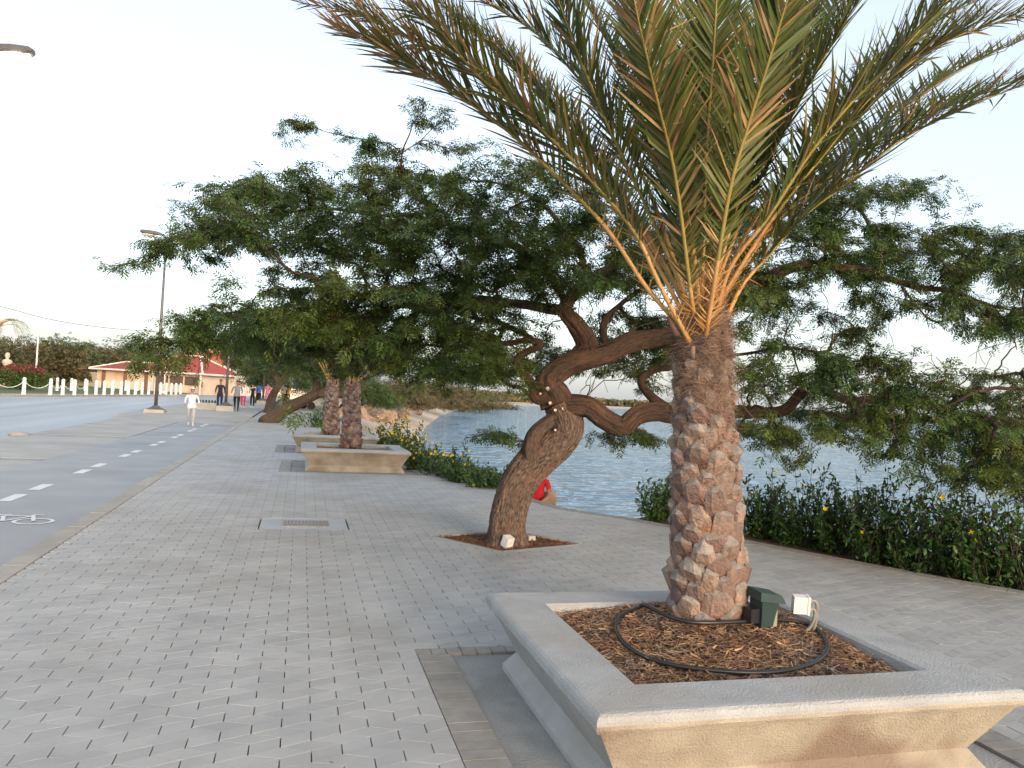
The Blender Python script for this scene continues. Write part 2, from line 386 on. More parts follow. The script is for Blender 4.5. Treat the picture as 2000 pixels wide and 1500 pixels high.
# ------------------------------------------------------------------ promenade: base, kerb stones, zigzag pavers
edge = [(12.6,-2),(10.4,3),(7.69,6.59),(6.95,7.75),(6.27,9.0),(5.19,11.02),(4.3,12.25),(3.78,15.0),(3.07,16.26),(2.62,17.6),(2.5,20),(2.45,26),(2.6,34),(3.0,44),(3.2,56)]
prom_poly = [(-2.32,-4),(12.9,-4)]+edge+[(-2.35,56),(-2.32,40)]
prom = sheet('promenade', prom_poly, -.032, 'joint', thick=.3)
b = MB(); b.prism([(-2.32,30.2),(2.5,30.2),(2.6,34),(3.0,44),(3.2,56),(-2.34,56)], -.05, 0); b.build('far_pavement', 'slab', prom)
for k in range(46):
    y = -3+k*1.0
    if y > 41: break
    q = MB(); q.prism([(-2.545,y),(-2.335,y),(-2.335,y+.992),(-2.545,y+.992)], -.25, [.002+.002*((k*7)%3)]*4); q.build('kerb_stone', 'kerb', prom)
PLX, PLY = 1.165, 1.015
planters = [(2.45,4.06), (1.22,17.75), (0.98,22.35)]
pitc = P(988,1054)[:2]
pit = [P(850,1047)[:2], P(980,1076)[:2], P(1132,1062)[:2]]; pit.append(pit[0]+pit[2]-pit[1])
drain = (-.43,.69,9.95,10.77)
offs = []
for i in range(len(edge)-1):                                # soldier course along the planted edge
    pass
W_, PP, TK, GP, RI = .149, .234, .115, .119, .0595
def off_edge(x, y):   # x of the promenade edge at y
    ys = [e[1] for e in edge]; xs = [e[0] for e in edge]
    return np.interp(y, ys, xs)
tiles = []
gx, gy = .0030, .0007
for i in range(-16, 86):
    x0 = i*W_
    kmin = int((-1.2-i*RI)/PP)-1; kmax = int((30.1-i*RI)/PP)+1
    for k in range(kmin, kmax):
        yb_ = i*RI+k*PP
        # parallelogram between columns i and i+1, its left side is the tick
        tiles.append([(x0+gx,yb_+gy),(x0+W_-gx,yb_+RI+gy),(x0+W_-gx,yb_+RI+TK-gy),(x0+gx,yb_+TK-gy)])
        # diamond from column i over i+1 to i+2
        l = yb_
        tiles.append([(x0+.005,l-.0),(x0+W_,l+RI-GP+gy),(x0+2*W_-.005,l+2*RI-GP),(x0+W_,l+RI-gy)])
T = np.array(tiles); cen = T.mean(1)
def clip(poly, a, n):                                       # part of a polygon with (p-a).n <= 0
    out = []
    for q_ in range(len(poly)):
        p, r = np.array(poly[q_]), np.array(poly[(q_+1) % len(poly)]); dp, dr2 = (p-a)@n, (r-a)@n
        if dp <= 0: out.append(tuple(p))
        if dp*dr2 < 0: out.append(tuple(p+(r-p)*(dp/(dp-dr2))))
    return out
def subtract(poly, cvx):                                    # cut a convex hole out, in convex pieces
    res = []; cur = poly; cm = np.mean(cvx, axis=0)
    for q_ in range(len(cvx)):
        a, b_ = np.array(cvx[q_]), np.array(cvx[(q_+1) % len(cvx)]); d = b_-a; n = np.array([d[1], -d[0]])
        if (cm-a)@n > 0: n = -n
        o_ = clip(cur, a, -n)
        if len(o_) > 2: res.append(o_)
        cur = clip(cur, a, n)
        if len(cur) < 3: break
    return res
cuts = [[(cx-PLX-.42,cy-PLY-.3),(cx+PLX+.42,cy-PLY-.3),(cx+PLX+.42,cy+PLY+.3),(cx-PLX-.42,cy+PLY+.3)] for cx, cy in planters]
cuts.append([(drain[0],drain[2]),(drain[1],drain[2]),(drain[1],drain[3]),(drain[0],drain[3])])
pm = np.mean(pit, axis=0); cuts.append([tuple(pm+(np.array(p)-pm)*1.07) for p in pit])
ecv = np.array([p[:2] for p in catmull([(*e, 0) for e in edge], 300)]); etn = nrm(np.gradient(ecv, axis=0)); enn = np.c_[etn[:, 1], -etn[:, 0]]
enn[enn[:, 0] < 0] *= -1
T = []
ok = (cen[:, 1] > -.8) & (cen[:, 1] < 30.1) & (cen[:, 0] > -2.55) & (cen[:, 0] < np.interp(cen[:, 1], [e[1] for e in edge], [e[0] for e in edge])+.3)
for i in np.nonzero(ok)[0]:
    ps = [[tuple(p) for p in tiles[i]]]; c = cen[i]
    if c[0] < -2.0: ps = [clip(p, np.array([-2.328,0]), np.array([-1.0,0])) for p in ps]
    k = int(np.argmin(((ecv-c)**2).sum(1))); dd = (c-ecv[k])@enn[k]
    if dd > -.55: ps = [clip(p, ecv[k]-enn[k]*.206, enn[k]) for p in ps if len(p) > 2]
    for cv_ in cuts:
        m_ = np.mean(cv_, axis=0)
        if np.abs(c-m_).max() < 2.2: ps = [r_ for p in ps if len(p) > 2 for r_ in subtract(p, cv_)]
    T += [np.array(p) for p in ps if len(p) > 2 and polyarea(p) > .0008]
cen = np.array([t.mean(0) for t in T])
rel = np.c_[cen, np.zeros(len(cen))]-C0; cc = rel@R        # camera coordinates
u = 1000+F*cc[:, 0]/np.maximum(cc[:, 2], .1); v = 750+F*cc[:, 1]/np.maximum(cc[:, 2], .1)
vis = (cc[:, 2] > .5) & (u > -5) & (u < 2005) & (v < 1520)
hid = (cen[:, 0] > 1.3) & (cen[:, 1] < 5.3) & (cen[:, 0] < 3.4)
score = np.where(vis & ~hid, cc[:, 2], 1e3+cc[:, 2]); order = np.argsort(score)
zj = rng.normal(0, .0003, len(T)); tl = rng.normal(0, .0003, (len(T), 8))
def paver_geo(t, z, tilt, c):
    if c[1] > 13:
        n = len(t); return [(p[0], p[1], -.03) for p in t]+[(p[0], p[1], z) for p in t], [(k, (k+1) % n, n+(k+1) % n, n+k) for k in range(n)]+[tuple(range(n, 2*n))]
    q = np.array(t); n = len(q); dq = q-c; qi = q-dq/np.maximum(np.linalg.norm(dq, axis=1), .01)[:, None]*.0012
    f = []
    for k in range(n):
        k2 = (k+1) % n; f += [(k, k2, n+k2, n+k), (n+k, n+k2, 2*n+k2, 2*n+k)]
    return ([(p[0], p[1], -.05) for p in q]+[(p[0], p[1], z+tilt[i]-.0009) for i, p in enumerate(q)]+[(p[0], p[1], z+tilt[i]) for i, p in enumerate(qi)], f+[tuple(range(2*n, 3*n))])
rest = MB()
for n_, i in enumerate(order):
    c = T[i].mean(0); vs, fs = paver_geo(T[i], zj[i], tl[i], c)
    if n_ < 300:
        q = MB(); q.add([(a[0]-c[0], a[1]-c[1], a[2]) for a in vs], fs); o = q.build('paver', 'paver'); o.location = (c[0], c[1], 0); o.parent = prom
    else: rest.add(vs, fs)
tag(rest.build('paving_stones', 'paver', prom), kind='stuff')
# brick frames and sunken concrete beds round the planters
for j, (cx, cy) in enumerate(planters):
    fx, fy, ix, iy = PLX+.42, PLY+.3, PLX+.18, PLY+.17
    q = MB(); q.prism([(cx-ix,cy-iy),(cx+ix,cy-iy),(cx+ix,cy+iy),(cx-ix,cy+iy)], -.06, -.018); q.build('concrete_bed', 'darkslab', prom)
    def brick(x0, y0, x1, y1):
        q = MB(); g = .003; z = random.uniform(-.002,.002)
        q.prism([(x0+g,y0+g),(x1-g,y0+g),(x1-g,y1-g),(x0+g,y1-g)], -.05, z); q.build('edging_brick', 'edging', prom)
    if j == 0:
        y = cy-fy
        while y < cy+iy-.02:
            d = .107; brick(cx-fx+.003, y, cx-ix-.004, min(y+d, cy+iy)); y += d
        x = cx-fx
        while x < cx+fx-.05: brick(x, cy+iy+.004, x+.107, cy+fy-.003); x += .107
        y = cy-fy
        while y < cy+iy-.02: brick(cx+ix+.004, y, cx+fx-.003, min(y+.107, cy+iy)); y += .107
    else:
        for s_ in (-1, 1):
            q = MB(); a0, a1 = sorted((cx+s_*ix+s_*.004, cx+s_*fx-s_*.003)); q.prism([(a0,cy-fy),(a1,cy-fy),(a1,cy+fy),(a0,cy+fy)], -.05, .0); q.build('edging_course', 'edging', prom)
            q = MB(); a0, a1 = sorted((cy+s_*iy+s_*.004, cy+s_*fy-s_*.003)); q.prism([(cx-ix,a0),(cx+ix,a0),(cx+ix,a1),(cx-ix,a1)], -.05, .001); q.build('edging_course', 'edging', prom)
# header course along the sea edge
cv = catmull([(*e, 0) for e in edge[:10]], 260)
acc = 0; last = None; n_hd = 0
for a, c in zip(cv[:-1], cv[1:]):
    seg = np.linalg.norm(c-a); acc += seg
    if acc >= .112:
        acc = 0
        if last is not None and a[1] > 2:
            d = (a-last); d /= np.linalg.norm(d); nn = np.array([-d[1], d[0], 0])
            if nn[0] > 0: nn = -nn
            p0, p1 = last+d*.003, a-d*.003
            q = MB(); q.prism([tuple(p0[:2]), tuple(p1[:2]), tuple((p1-nn*-.2)[:2]), tuple((p0-nn*-.2)[:2])][::-1], -.05, .004); q.build('edging_brick', 'edging', prom); n_hd += 1
        last = a
# drain cover: concrete slab with a cast-iron grating
dr = empty('drain_cover', ((drain[0]+drain[1])/2,(drain[2]+drain[3])/2,0), 'concrete drain cover with a slotted iron grating set in the pavers', 'drain')
q = MB(); q.prism([(drain[0]+.02,drain[2]+.008),(drain[1]-.02,drain[2]+.008),(drain[1]-.02,drain[3]-.008),(drain[0]+.02,drain[3]-.008)], -.06, -.002); q.build('frame_slab', mat('drain_slab',(.41,.42,.44),(.36,.37,.39),3,.55), dr)
gx0, gx1, gy0, gy1 = -.14, .44, 10.12, 10.58
q = MB(); q.prism([(gx0,gy0),(gx1,gy0),(gx1,gy1),(gx0,gy1)], -.05, .002); q.build('grating_plate', 'slab', dr)
k = 0
x = gx0+.02
while x < gx1-.02:
    q = MB(); q.prism([(x,gy0+.03),(x+.022,gy0+.03),(x+.022,gy1-.03),(x,gy1-.03)], -.01, .010); q.build('grating_bar', 'conduit', dr); x += .045

# ------------------------------------------------------------------ planters
PROF = [(.0,.905),(.02,.905),(.115,.845),(.375,.968),(.388,.99),(.405,.999),(.44,1.0),(.458,.993),(.468,.98),(.47,.962)]    # height, scale of the half size
def planter(c, label):
    cx, cy = c; p = empty('concrete_planter', (cx,cy,0), label, 'planter', 'square flared concrete planters on the promenade')
    bm = bmesh.new(); rings = []
    def rg(hx, hy, z): return [bm.verts.new((sx*hx, sy*hy, z)) for sx, sy in ((-1,-1),(1,-1),(1,1),(-1,1))]
    for z, s in PROF: rings.append(rg(PLX*s+.0*(1-s), PLY-(1-s)*PLX, z-.015 if z == 0 else z))
    ox, oy = PLX-.335, PLY-.335
    rings.append(rg(ox+.02, oy+.02, .47)); rings.append(rg(ox, oy, .455)); rings.append(rg(ox-.01, oy-.01, .25))
    for a, c2 in zip(rings[:-1], rings[1:]):
        for i in range(4):
            f = bm.faces.new((a[i], a[(i+1) % 4], c2[(i+1) % 4], c2[i]))
    bmesh.ops.subdivide_edges(bm, edges=bm.edges[:], cuts=3, use_grid_fill=True)
    for v in bm.verts:
        n3 = mnoise.noise_vector(Vector((v.co.x*3+cx, v.co.y*3+cy, v.co.z*3)))*.004
        if v.co.z > .02: v.co += n3
    me = bpy.data.meshes.new('shell'); bm.to_mesh(me); bm.free()
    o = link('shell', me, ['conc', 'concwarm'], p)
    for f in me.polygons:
        if abs(f.normal.y) > .55 and f.normal.y < 0 and f.center.z < .42: f.material_index = 1  # sun-facing front takes the colour with the warm light painted in
    return p
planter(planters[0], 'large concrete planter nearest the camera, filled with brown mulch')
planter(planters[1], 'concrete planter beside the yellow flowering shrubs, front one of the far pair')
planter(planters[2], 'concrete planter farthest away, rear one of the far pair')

# ------------------------------------------------------------------ palms
def palm_trunk(p, base, top, r0, r1, stubs_as_parts, rows, nper, fibres=True):
    base, top = np.array(base), np.array(top); ax = top-base; L = np.linalg.norm(ax); axn = ax/L
    def rad(t): return r1+(r0-r1)*max(0, 1-t)**1.0
    q = MB(); n = 14; q.tube([base+ax*(i/(n-1)) for i in range(n)], [rad(i/(n-1))*.86 for i in range(n)], 18)
    core = q.build('trunk', 'core', p, smooth=True)
    e1 = nrm(np.cross(axn, [0, 1.0, 0])); e2 = np.cross(axn, e1)
    # one leaf base: shield-shaped scale with a slanting cut on top
    def stub_geo(wd, ht, out, cut, lean=0.0):
        # bulged scale: rows of points from the hanging point up to the slanting cut, then the cut face back to the trunk
        V = [(0,-.045*wd/.13,-ht*.66)]
        for zf, wf, of, cb in ((-.42,.36,.30,.55),(-.12,.52,.62,.72),(.18,.5,.88,.8),(.44+lean,.40,1.0,.86)):
            for xf in (-1,-.52,.52,1):
                V.append((xf*wd*wf, out*of*(cb*.45 if abs(xf) == 1 else 1.0)-.012, ht*zf*(1.0)+(.06*ht if abs(xf) < 1 and zf > .3 else 0)))
        V += [(-wd*.34,-.03,ht*.62+cut*.3),(0,-.03,ht*.78+cut),(wd*.34,-.03,ht*.62+cut*.3)]
        f = [(0,2,1),(0,3,2),(0,4,3)]; m = [0,0,0]
        for r in range(3):
            for k in range(3):
                a = 1+r*4+k; f.append((a, a+1, a+5, a+4)); m.append(0)
        t = 13; b_ = 17
        f += [(t,t+1,b_+1,b_),(t+1,t+2,b_+1),(t+2,t+3,b_+2,b_+1)]; m += [1,1,1]
        f += [(1,5,b_),(5,9,b_),(9,13,b_),(4,b_+2,8),(8,b_+2,12),(12,b_+2,16)]; m += [0]*6
        return V, f, m
    variants = []
    for k in range(7):
        V, f, m = stub_geo(random.uniform(.17,.215), random.uniform(.17,.21), random.uniform(.052,.07), random.uniform(.0,.05), random.uniform(-.18,.28))
        V = [(x+random.gauss(0,.004), y_+random.gauss(0,.004), z+random.gauss(0,.004)) for x, y_, z in V]
        me = bpy.data.meshes.new('leaf_base'); me.from_pydata(V, [], f); me.polygons.foreach_set('material_index', m); me.update()
        me.materials.append(MT['stub']); me.materials.append(MT['stubcut']); variants.append(me)
    join = MB(); N = rows*nper
    for k in range(N):
        t = (k+.5)/N*(.88 if fibres else .97); an = k*2*math.pi*(.381966)+random.gauss(0,.05)
        h = t*L; r = rad(t)*.90; d = e1*math.cos(an)+e2*math.sin(an)
        pos = base+axn*h+d*r
        x_ = np.cross(d, axn); sc = (0.80+.20*(1-t))*random.uniform(.9,1.12); sc *= (r/rad(0)*.5+.5)
        rot = Matrix(((x_[0], d[0], axn[0]), (x_[1], d[1], axn[1]), (x_[2], d[2], axn[2])))
        rot = rot @ Matrix.Rotation(random.gauss(0,.2), 3, 'Y') @ Matrix.Rotation(random.gauss(-.04,.16), 3, 'X')
        me = random.choice(variants)
        if stubs_as_parts:
            o = bpy.data.objects.new('leaf_base', me); COL.objects.link(o); mw = Matrix.LocRotScale(Vector(pos), rot.to_quaternion(), Vector((sc,sc*random.uniform(.75,1.15),sc)))
            o.matrix_world = mw; place(o, p)
            o.matrix_basis = mw
        else:
            vs = [tuple(Vector(pos)+rot @ (Vector(v.co)*sc)) for v in me.vertices]
            b0 = len(join.v); join.v += vs
            for pl in me.polygons: join.f.append(tuple(b0+i for i in pl.vertices)); join.m.append(pl.material_index)
    if not stubs_as_parts: tag(join.build('leaf_bases', ['stubfar','stubcut'], p), kind='stuff')
    if fibres:
        n = 13000; t = np.clip(1.05-np.abs(rng.normal(0,.17,n)), 0, 1.05); t[:2600] = rng.uniform(.35,.98,2600)
        an = rng.uniform(0, 2*math.pi, n); rr = np.array([rad(x) for x in t])*.93+rng.uniform(-.008,.030,n)
        d = np.cos(an)[:,None]*e1+np.sin(an)[:,None]*e2; tg = np.cross(d, axn)
        o0 = base+axn*(t*L)[:,None]+d*rr[:,None]
        dr_ = nrm(tg*rng.normal(0,1,n)[:,None]+axn*rng.normal(.2,.7,n)[:,None]+d*rng.normal(.0,.13,n)[:,None]); ln = rng.uniform(.05,.2,n)[:,None]
        bend = d*rng.normal(-.25,.25,n)[:,None]-axn*rng.uniform(0,.4,n)[:,None]
        sd_ = nrm(np.cross(dr_, d))*rng.uniform(.0008,.0022,n)[:,None]
        V = np.zeros((n,4,2,3))
        for s in range(4):
            c = o0+dr_*ln*(s/3)+bend*ln*(s/3)**2*.5; V[:,s,0] = c-sd_*(1-s/4); V[:,s,1] = c+sd_*(1-s/4)
        tag(strips('fibre', V, 'fibre', p), kind='stuff')
    return e1, e2, axn

def frond(p, ctrl, centre, seed, dry=.12, full=True, base_r=.0145, ll=.43, per=180):
    r_ = np.random.default_rng(seed); n = 44; pts = np.array(catmull(ctrl, n))
    tan = nrm(np.gradient(pts, axis=0)); s = np.linspace(0, 1, n)
    ar = np.r_[0, np.cumsum(np.linalg.norm(np.diff(pts, axis=0), axis=1))]; LN = ar[-1]
    out = nrm(pts-np.array(centre)-np.array([0,0,.3])); up = np.array([0,0,1.0])
    nor = nrm(up-tan*(tan@up)[:,None]*.999+1e-3*out); side = nrm(np.cross(tan, nor)); nor = np.cross(side, tan)
    q = MB(); rad = [base_r*(1.5*max(0,1-a*8)**1.3+1*(1-a)**.8)+.0022 for a in s]
    q.tube(list(pts), rad, 7)
    q.m = [0 if (k//7) < n*.34 else 1 for k in range(len(q.f))]; f = q.build('frond', ['petiole','rachis'], p, smooth=True)
    # leaflets
    N = per*2; tt = np.repeat(np.linspace(.35, .995, per), 2)+r_.normal(0,.004,N); tt = np.clip(tt,.33,1); sg = np.tile([-1.0,1.0], per)
    def at(a, arr): 
        i = a*(n-1); k = np.clip(i.astype(int), 0, n-2); fr = (i-k)[:,None]; return arr[k]*(1-fr)+arr[k+1]*fr
    o = at(tt, pts); tg = nrm(at(tt, tan)); sdv = nrm(at(tt, side)); nr = nrm(at(tt, nor))
    fw = .85+.75*tt+r_.normal(0,.16,N); lift = r_.choice([.05,.45,.8], N)+r_.normal(0,.14,N)
    d = nrm(tg*fw[:,None]+sdv*sg[:,None]+nr*lift[:,None])
    prof_ = np.interp(tt, [.33,.42,.55,.75,.92,1], [.4,.8,1,.95,.62,.4]); ln = ll*prof_*r_.uniform(.78,1.12,N)*min(1, LN/2.6+.15)
    wv = nrm(np.cross(d, nr)+nr*r_.normal(0,.5,N)[:,None]); wd = .0066*prof_*r_.uniform(.8,1.15,N)+.002
    droop = r_.uniform(.0,.14,N)**1.3; kink = r_.random(N) < .09; V = np.zeros((N,5,2,3))
    dd = nrm(d+r_.normal(0,.6,(N,3)))
    for k in range(5):
        x = k/4; c = o+d*(ln*x)[:,None]; c = c+(np.array([0,0,-1.0])*(droop*ln*x*x*1.3)[:,None])
        if k >= 3: c = c+(kink*ln*(x-.5)*1.0)[:,None]*(dd-d)
        ww = wd*[.55,1,.95,.6,.04][k]; V[:,k,0] = c-wv*ww[:,None]; V[:,k,1] = c+wv*ww[:,None]
    mi = (r_.random(N) < dry+.45*np.clip((tt-.8)/.2,0,1)*dry*3).astype(int)
    lf = strips('leaflets', V, ['frond','fronddry'], None, mi); tag(lf, kind='stuff'); lf.parent = f; lf.matrix_parent_inverse = Matrix.Translation(-Vector(p.location))
    lf.matrix_parent_inverse = (f.matrix_parent_inverse).inverted() @ f.matrix_parent_inverse if False else Matrix.Identity(4)
    # spines on the lower stalk
    M_ = 56 if full else 12; ts = r_.uniform(.09,.37,M_); sgs = r_.choice([-1.0,1.0],M_)
    o = at(ts, pts); d = nrm(at(ts,tan)*r_.uniform(.3,1.1,M_)[:,None]+at(ts,side)*(sgs*r_.uniform(.5,1,M_))[:,None]+at(ts,nor)*r_.normal(.25,.4,M_)[:,None])
    ln = r_.uniform(.07,.19,M_); wv = nrm(np.cross(d, at(ts,nor)+.3*at(ts,side))); V = np.zeros((M_,3,2,3))
    for k in range(3):
        c = o+d*(ln*k/2)[:,None]; ww = .0045*[1,.7,.05][k]; V[:,k,0] = c-wv*ww; V[:,k,1] = c+wv*ww
    sp = strips('spines', V, 'petiole'); tag(sp, kind='stuff'); sp.parent = f
    return f

pb = np.array([2.60, 4.42, .44]); pt = Q(1371, 640, 4.86)
palm = empty('date_palm', tuple(pb), 'young date palm with long olive fronds rising from the nearest planter', 'palm', 'date palms in planters')
palm_trunk(palm, pb, pt, .245, .150, True, 16, 9)
FR = [
 [(1318,640,4.72),(1262,560,4.66),(1180,440,4.6),(1064,321,4.5),(971,239,4.45),(877,175,4.4),(803,127,4.35),(728,86,4.3),(650,52,4.28)],
 [(1330,655,4.66),(1290,560,4.6),(1240,455,4.5),(1157,355,4.4),(1045,239,4.25),(933,146,4.12),(859,60,4.05),(760,-15,4.0)],
 [(1326,620,4.95),(1230,430,5.2),(1100,280,5.4),(960,165,5.55),(850,100,5.65),(765,60,5.7),(691,26,5.75),(582,4,5.8)],
 [(1340,610,4.9),(1290,430,5.0),(1240,310,5.1),(1195,239,5.15),(1120,142,5.2),(1045,63,5.3),(952,7,5.4),(880,-30,5.5)],
 [(1352,620,4.68),(1350,575,4.66),(1320,350,4.5),(1285,200,4.3),(1245,30,4.1),(1215,-120,3.95)],
 [(1383,650,4.62),(1388,600,4.6),(1425,375,4.4),(1460,250,4.3),(1500,125,4.15),(1530,25,4.05),(1570,-100,3.9)],
 [(1402,640,4.7),(1425,525,4.68),(1500,425,4.6),(1575,310,4.5),(1650,215,4.4),(1750,110,4.35),(1850,0,4.3),(1950,-90,4.25)],
 [(1418,660,4.8),(1428,600,4.8),(1455,550,4.8),(1500,500,4.8),(1565,425,4.8),(1650,360,4.8),(1750,280,4.8),(1850,225,4.8),(2000,165,4.8),(2080,140,4.8)],
 [(1390,610,5.0),(1480,420,5.3),(1600,260,5.6),(1720,130,5.9),(1850,30,6.1),(1990,-30,6.3)],
 [(1375,610,5.0),(1400,350,5.5),(1440,150,5.9),(1500,-20,6.2)],
 [(1365,610,5.0),(1350,350,5.5),(1340,150,5.8),(1330,-40,6.1)],
 [(1355,610,5.0),(1290,350,5.4),(1220,150,5.8),(1140,-10,6.1)],
 [(1370,610,4.9),(1380,300,4.9),(1395,80,4.7),(1405,-100,4.6)],
 [(1380,610,4.85),(1470,380,4.9),(1560,200,4.9),(1640,60,4.9),(1700,-40,4.9)],
 [(1400,620,4.95),(1500,450,5.2),(1640,330,5.5),(1780,240,5.7),(1900,190,5.9),(2050,130,6.1)],
 [(1350,620,4.9),(1270,420,5.0),(1190,250,4.9),(1120,80,4.8),(1070,-60,4.7)],
 [(1395,610,4.9),(1450,400,5.3),(1530,210,5.6),(1600,60,5.9),(1660,-40,6.1)],
 [(1340,620,4.9),(1250,430,5.3),(1150,290,5.6),(1050,170,5.9),(960,90,6.2),(870,30,6.4)],
 [(1366,610,4.8),(1345,430,4.9),(1300,240,5.2),(1265,60,5.5),(1240,-60,5.7)],
 [(1392,620,4.8),(1500,440,4.75),(1610,300,4.7),(1720,170,4.65),(1850,80,4.6),(2020,20,4.55)],
 [(1360,610,4.9),(1330,380,5.2),(1280,180,5.6),(1200,10,5.9)],[(1378,610,4.95),(1420,380,5.4),(1470,180,5.9),(1560,0,6.3)],[(1400,615,4.95),(1520,430,5.4),(1680,280,5.9),(1850,150,6.3),(2010,70,6.6)],[(1372,610,4.95),(1365,380,5.3),(1370,180,5.7),(1380,0,6.0)],[(1345,615,4.95),(1220,400,5.4),(1090,230,5.8),(960,90,6.1),(850,0,6.3)],[(1398,615,4.8),(1530,400,4.9),(1660,250,5.0),(1790,120,5.1),(1930,20,5.2)],
 [(1384,610,4.8),(1440,400,4.8),(1490,240,5.0),(1560,80,5.2),(1620,-40,5.3)],
]
for i, c in enumerate(FR):
    cp_ = [Q(*a) for a in c]; cp_ = [pt+(cp_[0]-pt)*np.array([.3,.3,.6])-np.array([0,0,.10])]+[pt+(cp_[0]-pt)*np.array([.72,.72,1])]+cp_[1:]; frond(palm, cp_, pt, 100+i, dry=[.5,.3,.35,.1,.3,.2,.12,.2,.06,.05,.05,.06,.06,.08,.1,.12,.06,.2,.06,.12,.06,.1,.1,.1,.1,.2,.1][i])
# cut stalk stubs round the crown
for (a, c, r) in (((1322,655,4.72),(1305,618,4.7),.018),((1412,690,4.72),(1418,628,4.72),.022),((1352,700,4.66),(1354,676,4.62),.016)):
    q = MB(); q.tube([Q(*a), (Q(*a)+Q(*c))/2, Q(*c)], [r*1.3, r, r*.8], 7); q.build('cut_stalk', 'fibre', palm, smooth=True)

for j, (bpx, tpx, Z, lab) in enumerate((((687,866),(688,742),17.7,'date palm in the front one of the two far planters'),((646,838),(650,742),22.3,'date palm in the farthest planter, behind the other far palm'))):
    b_ = Q(*bpx, Z); b_[2] = .42; t_ = Q(*tpx, Z)
    p = empty('date_palm', tuple(b_), lab, 'palm', 'date palms in planters')
    palm_trunk(p, b_, t_, .235, .16, False, 15, 8, fibres=False)
    for k in range(13):
        an = k*2.399+j; el = random.uniform(.6,1.25); Lf = random.uniform(1.9,2.6); d = np.array([math.cos(an)*math.cos(el), math.sin(an)*math.cos(el), math.sin(el)])
        h = np.array([math.cos(an), math.sin(an), 0]); st = t_+h*.1-np.array([0,0,.05])
        frond(p, [st, st+d*Lf*.35, st+d*Lf*.7+h*.15, st+d*Lf*.95+h*.45-np.array([0,0,.15])], t_, 300+k+j*40, dry=.3, full=False, per=40, ll=.38)

# ------------------------------------------------------------------ mulch, hose, floodlight, junction box
def mound(cx, cy, hx, hy, z0, dz, pk, name, parent_label, n=22):
    b = MB()
    for i in range(n):
        for k in range(n):
            x, y_ = cx-hx+2*hx*i/(n-1), cy-hy+2*hy*k/(n-1)
            g = math.exp(-((x-pk[0])**2+(y_-pk[1])**2)/.45); b.v.append((x, y_, z0+dz*g+.012*mnoise.noise(Vector((x*7,y_*7,3)))))
    for i in range(n-1):
        for k in range(n-1): b.f.append((i*n+k,(i+1)*n+k,(i+1)*n+k+1,i*n+k+1)); b.m.append(0)
    return b
def mz(x, y): return .40+.10*math.exp(-((x-2.6)**2+(y-4.4)**2)/.45)
ms = mound(*planters[0], PLX-.34, PLY-.34, .385, .10, (2.6,4.4), 'mulch', '')
mo = empty('mulch', (planters[0][0], planters[0][1], .3), 'brown shredded bark mulch filling the nearest planter', 'mulch')
ms.build('mulch_bed', 'mulch', mo, smooth=True)
n = 15000; xy = np.c_[rng.uniform(planters[0][0]-PLX+.35, planters[0][0]+PLX-.35, n), rng.uniform(planters[0][1]-PLY+.35, planters[0][1]+PLY-.35, n)]
zc = np.array([mz(*a) for a in xy])+rng.uniform(-.012,.014,n); an = rng.normal(.15,1.0,n); ln = rng.uniform(.008,.040,n); wd = rng.uniform(.0012,.004,n)
d = np.c_[np.cos(an), np.sin(an), rng.normal(0,.22,n)]*ln[:,None]; sv = np.c_[-np.sin(an), np.cos(an), rng.normal(0,.5,n)]*wd[:,None]
c = np.c_[xy, zc]; V = np.stack([c-d-sv, c+d-sv*.6, c+d+sv*.6, c-d+sv], 1)
tag(quads('mulch_chips', V, 'chip', mo), kind='stuff')
for j in (1, 2):
    cx, cy = planters[j]; m2 = empty('mulch', (cx,cy,.3), ('dark mulch in the front one of the two far planters','dark mulch in the farthest planter')[j-1], 'mulch')
    mound(cx, cy, PLX-.34, PLY-.34, .36, .06, (cx,cy), '', '', 8).build('mulch_bed', 'mulch', m2, smooth=True)
hp = [(1500,1212),(1450,1200),(1380,1192),(1300,1186),(1245,1188),(1212,1204),(1204,1228),(1222,1258),(1262,1284),(1320,1300),(1400,1310),(1480,1314),(1545,1308),(1595,1292),(1616,1268),(1610,1246),(1590,1226),(1560,1215),(1520,1210)]
hw = []
for a in hp:
    g = P(*a, .46); 
    for _ in range(4): g = P(*a, mz(g[0], g[1])+.018)
    hw.append(g)
# keep the hose clear of the trunk
for k, g in enumerate(hw):
    dv = g[:2]-pb[:2]; r_ = np.linalg.norm(dv)
    if r_ < .40: g[:2] = pb[:2]+dv/r_*.40
q = MB(); q.tube(catmull(hw, 120), .0125, 9); tag(q.build('irrigation_hose', 'hose', smooth=True), 'black irrigation hose looped round the palm on the mulch', 'hose')
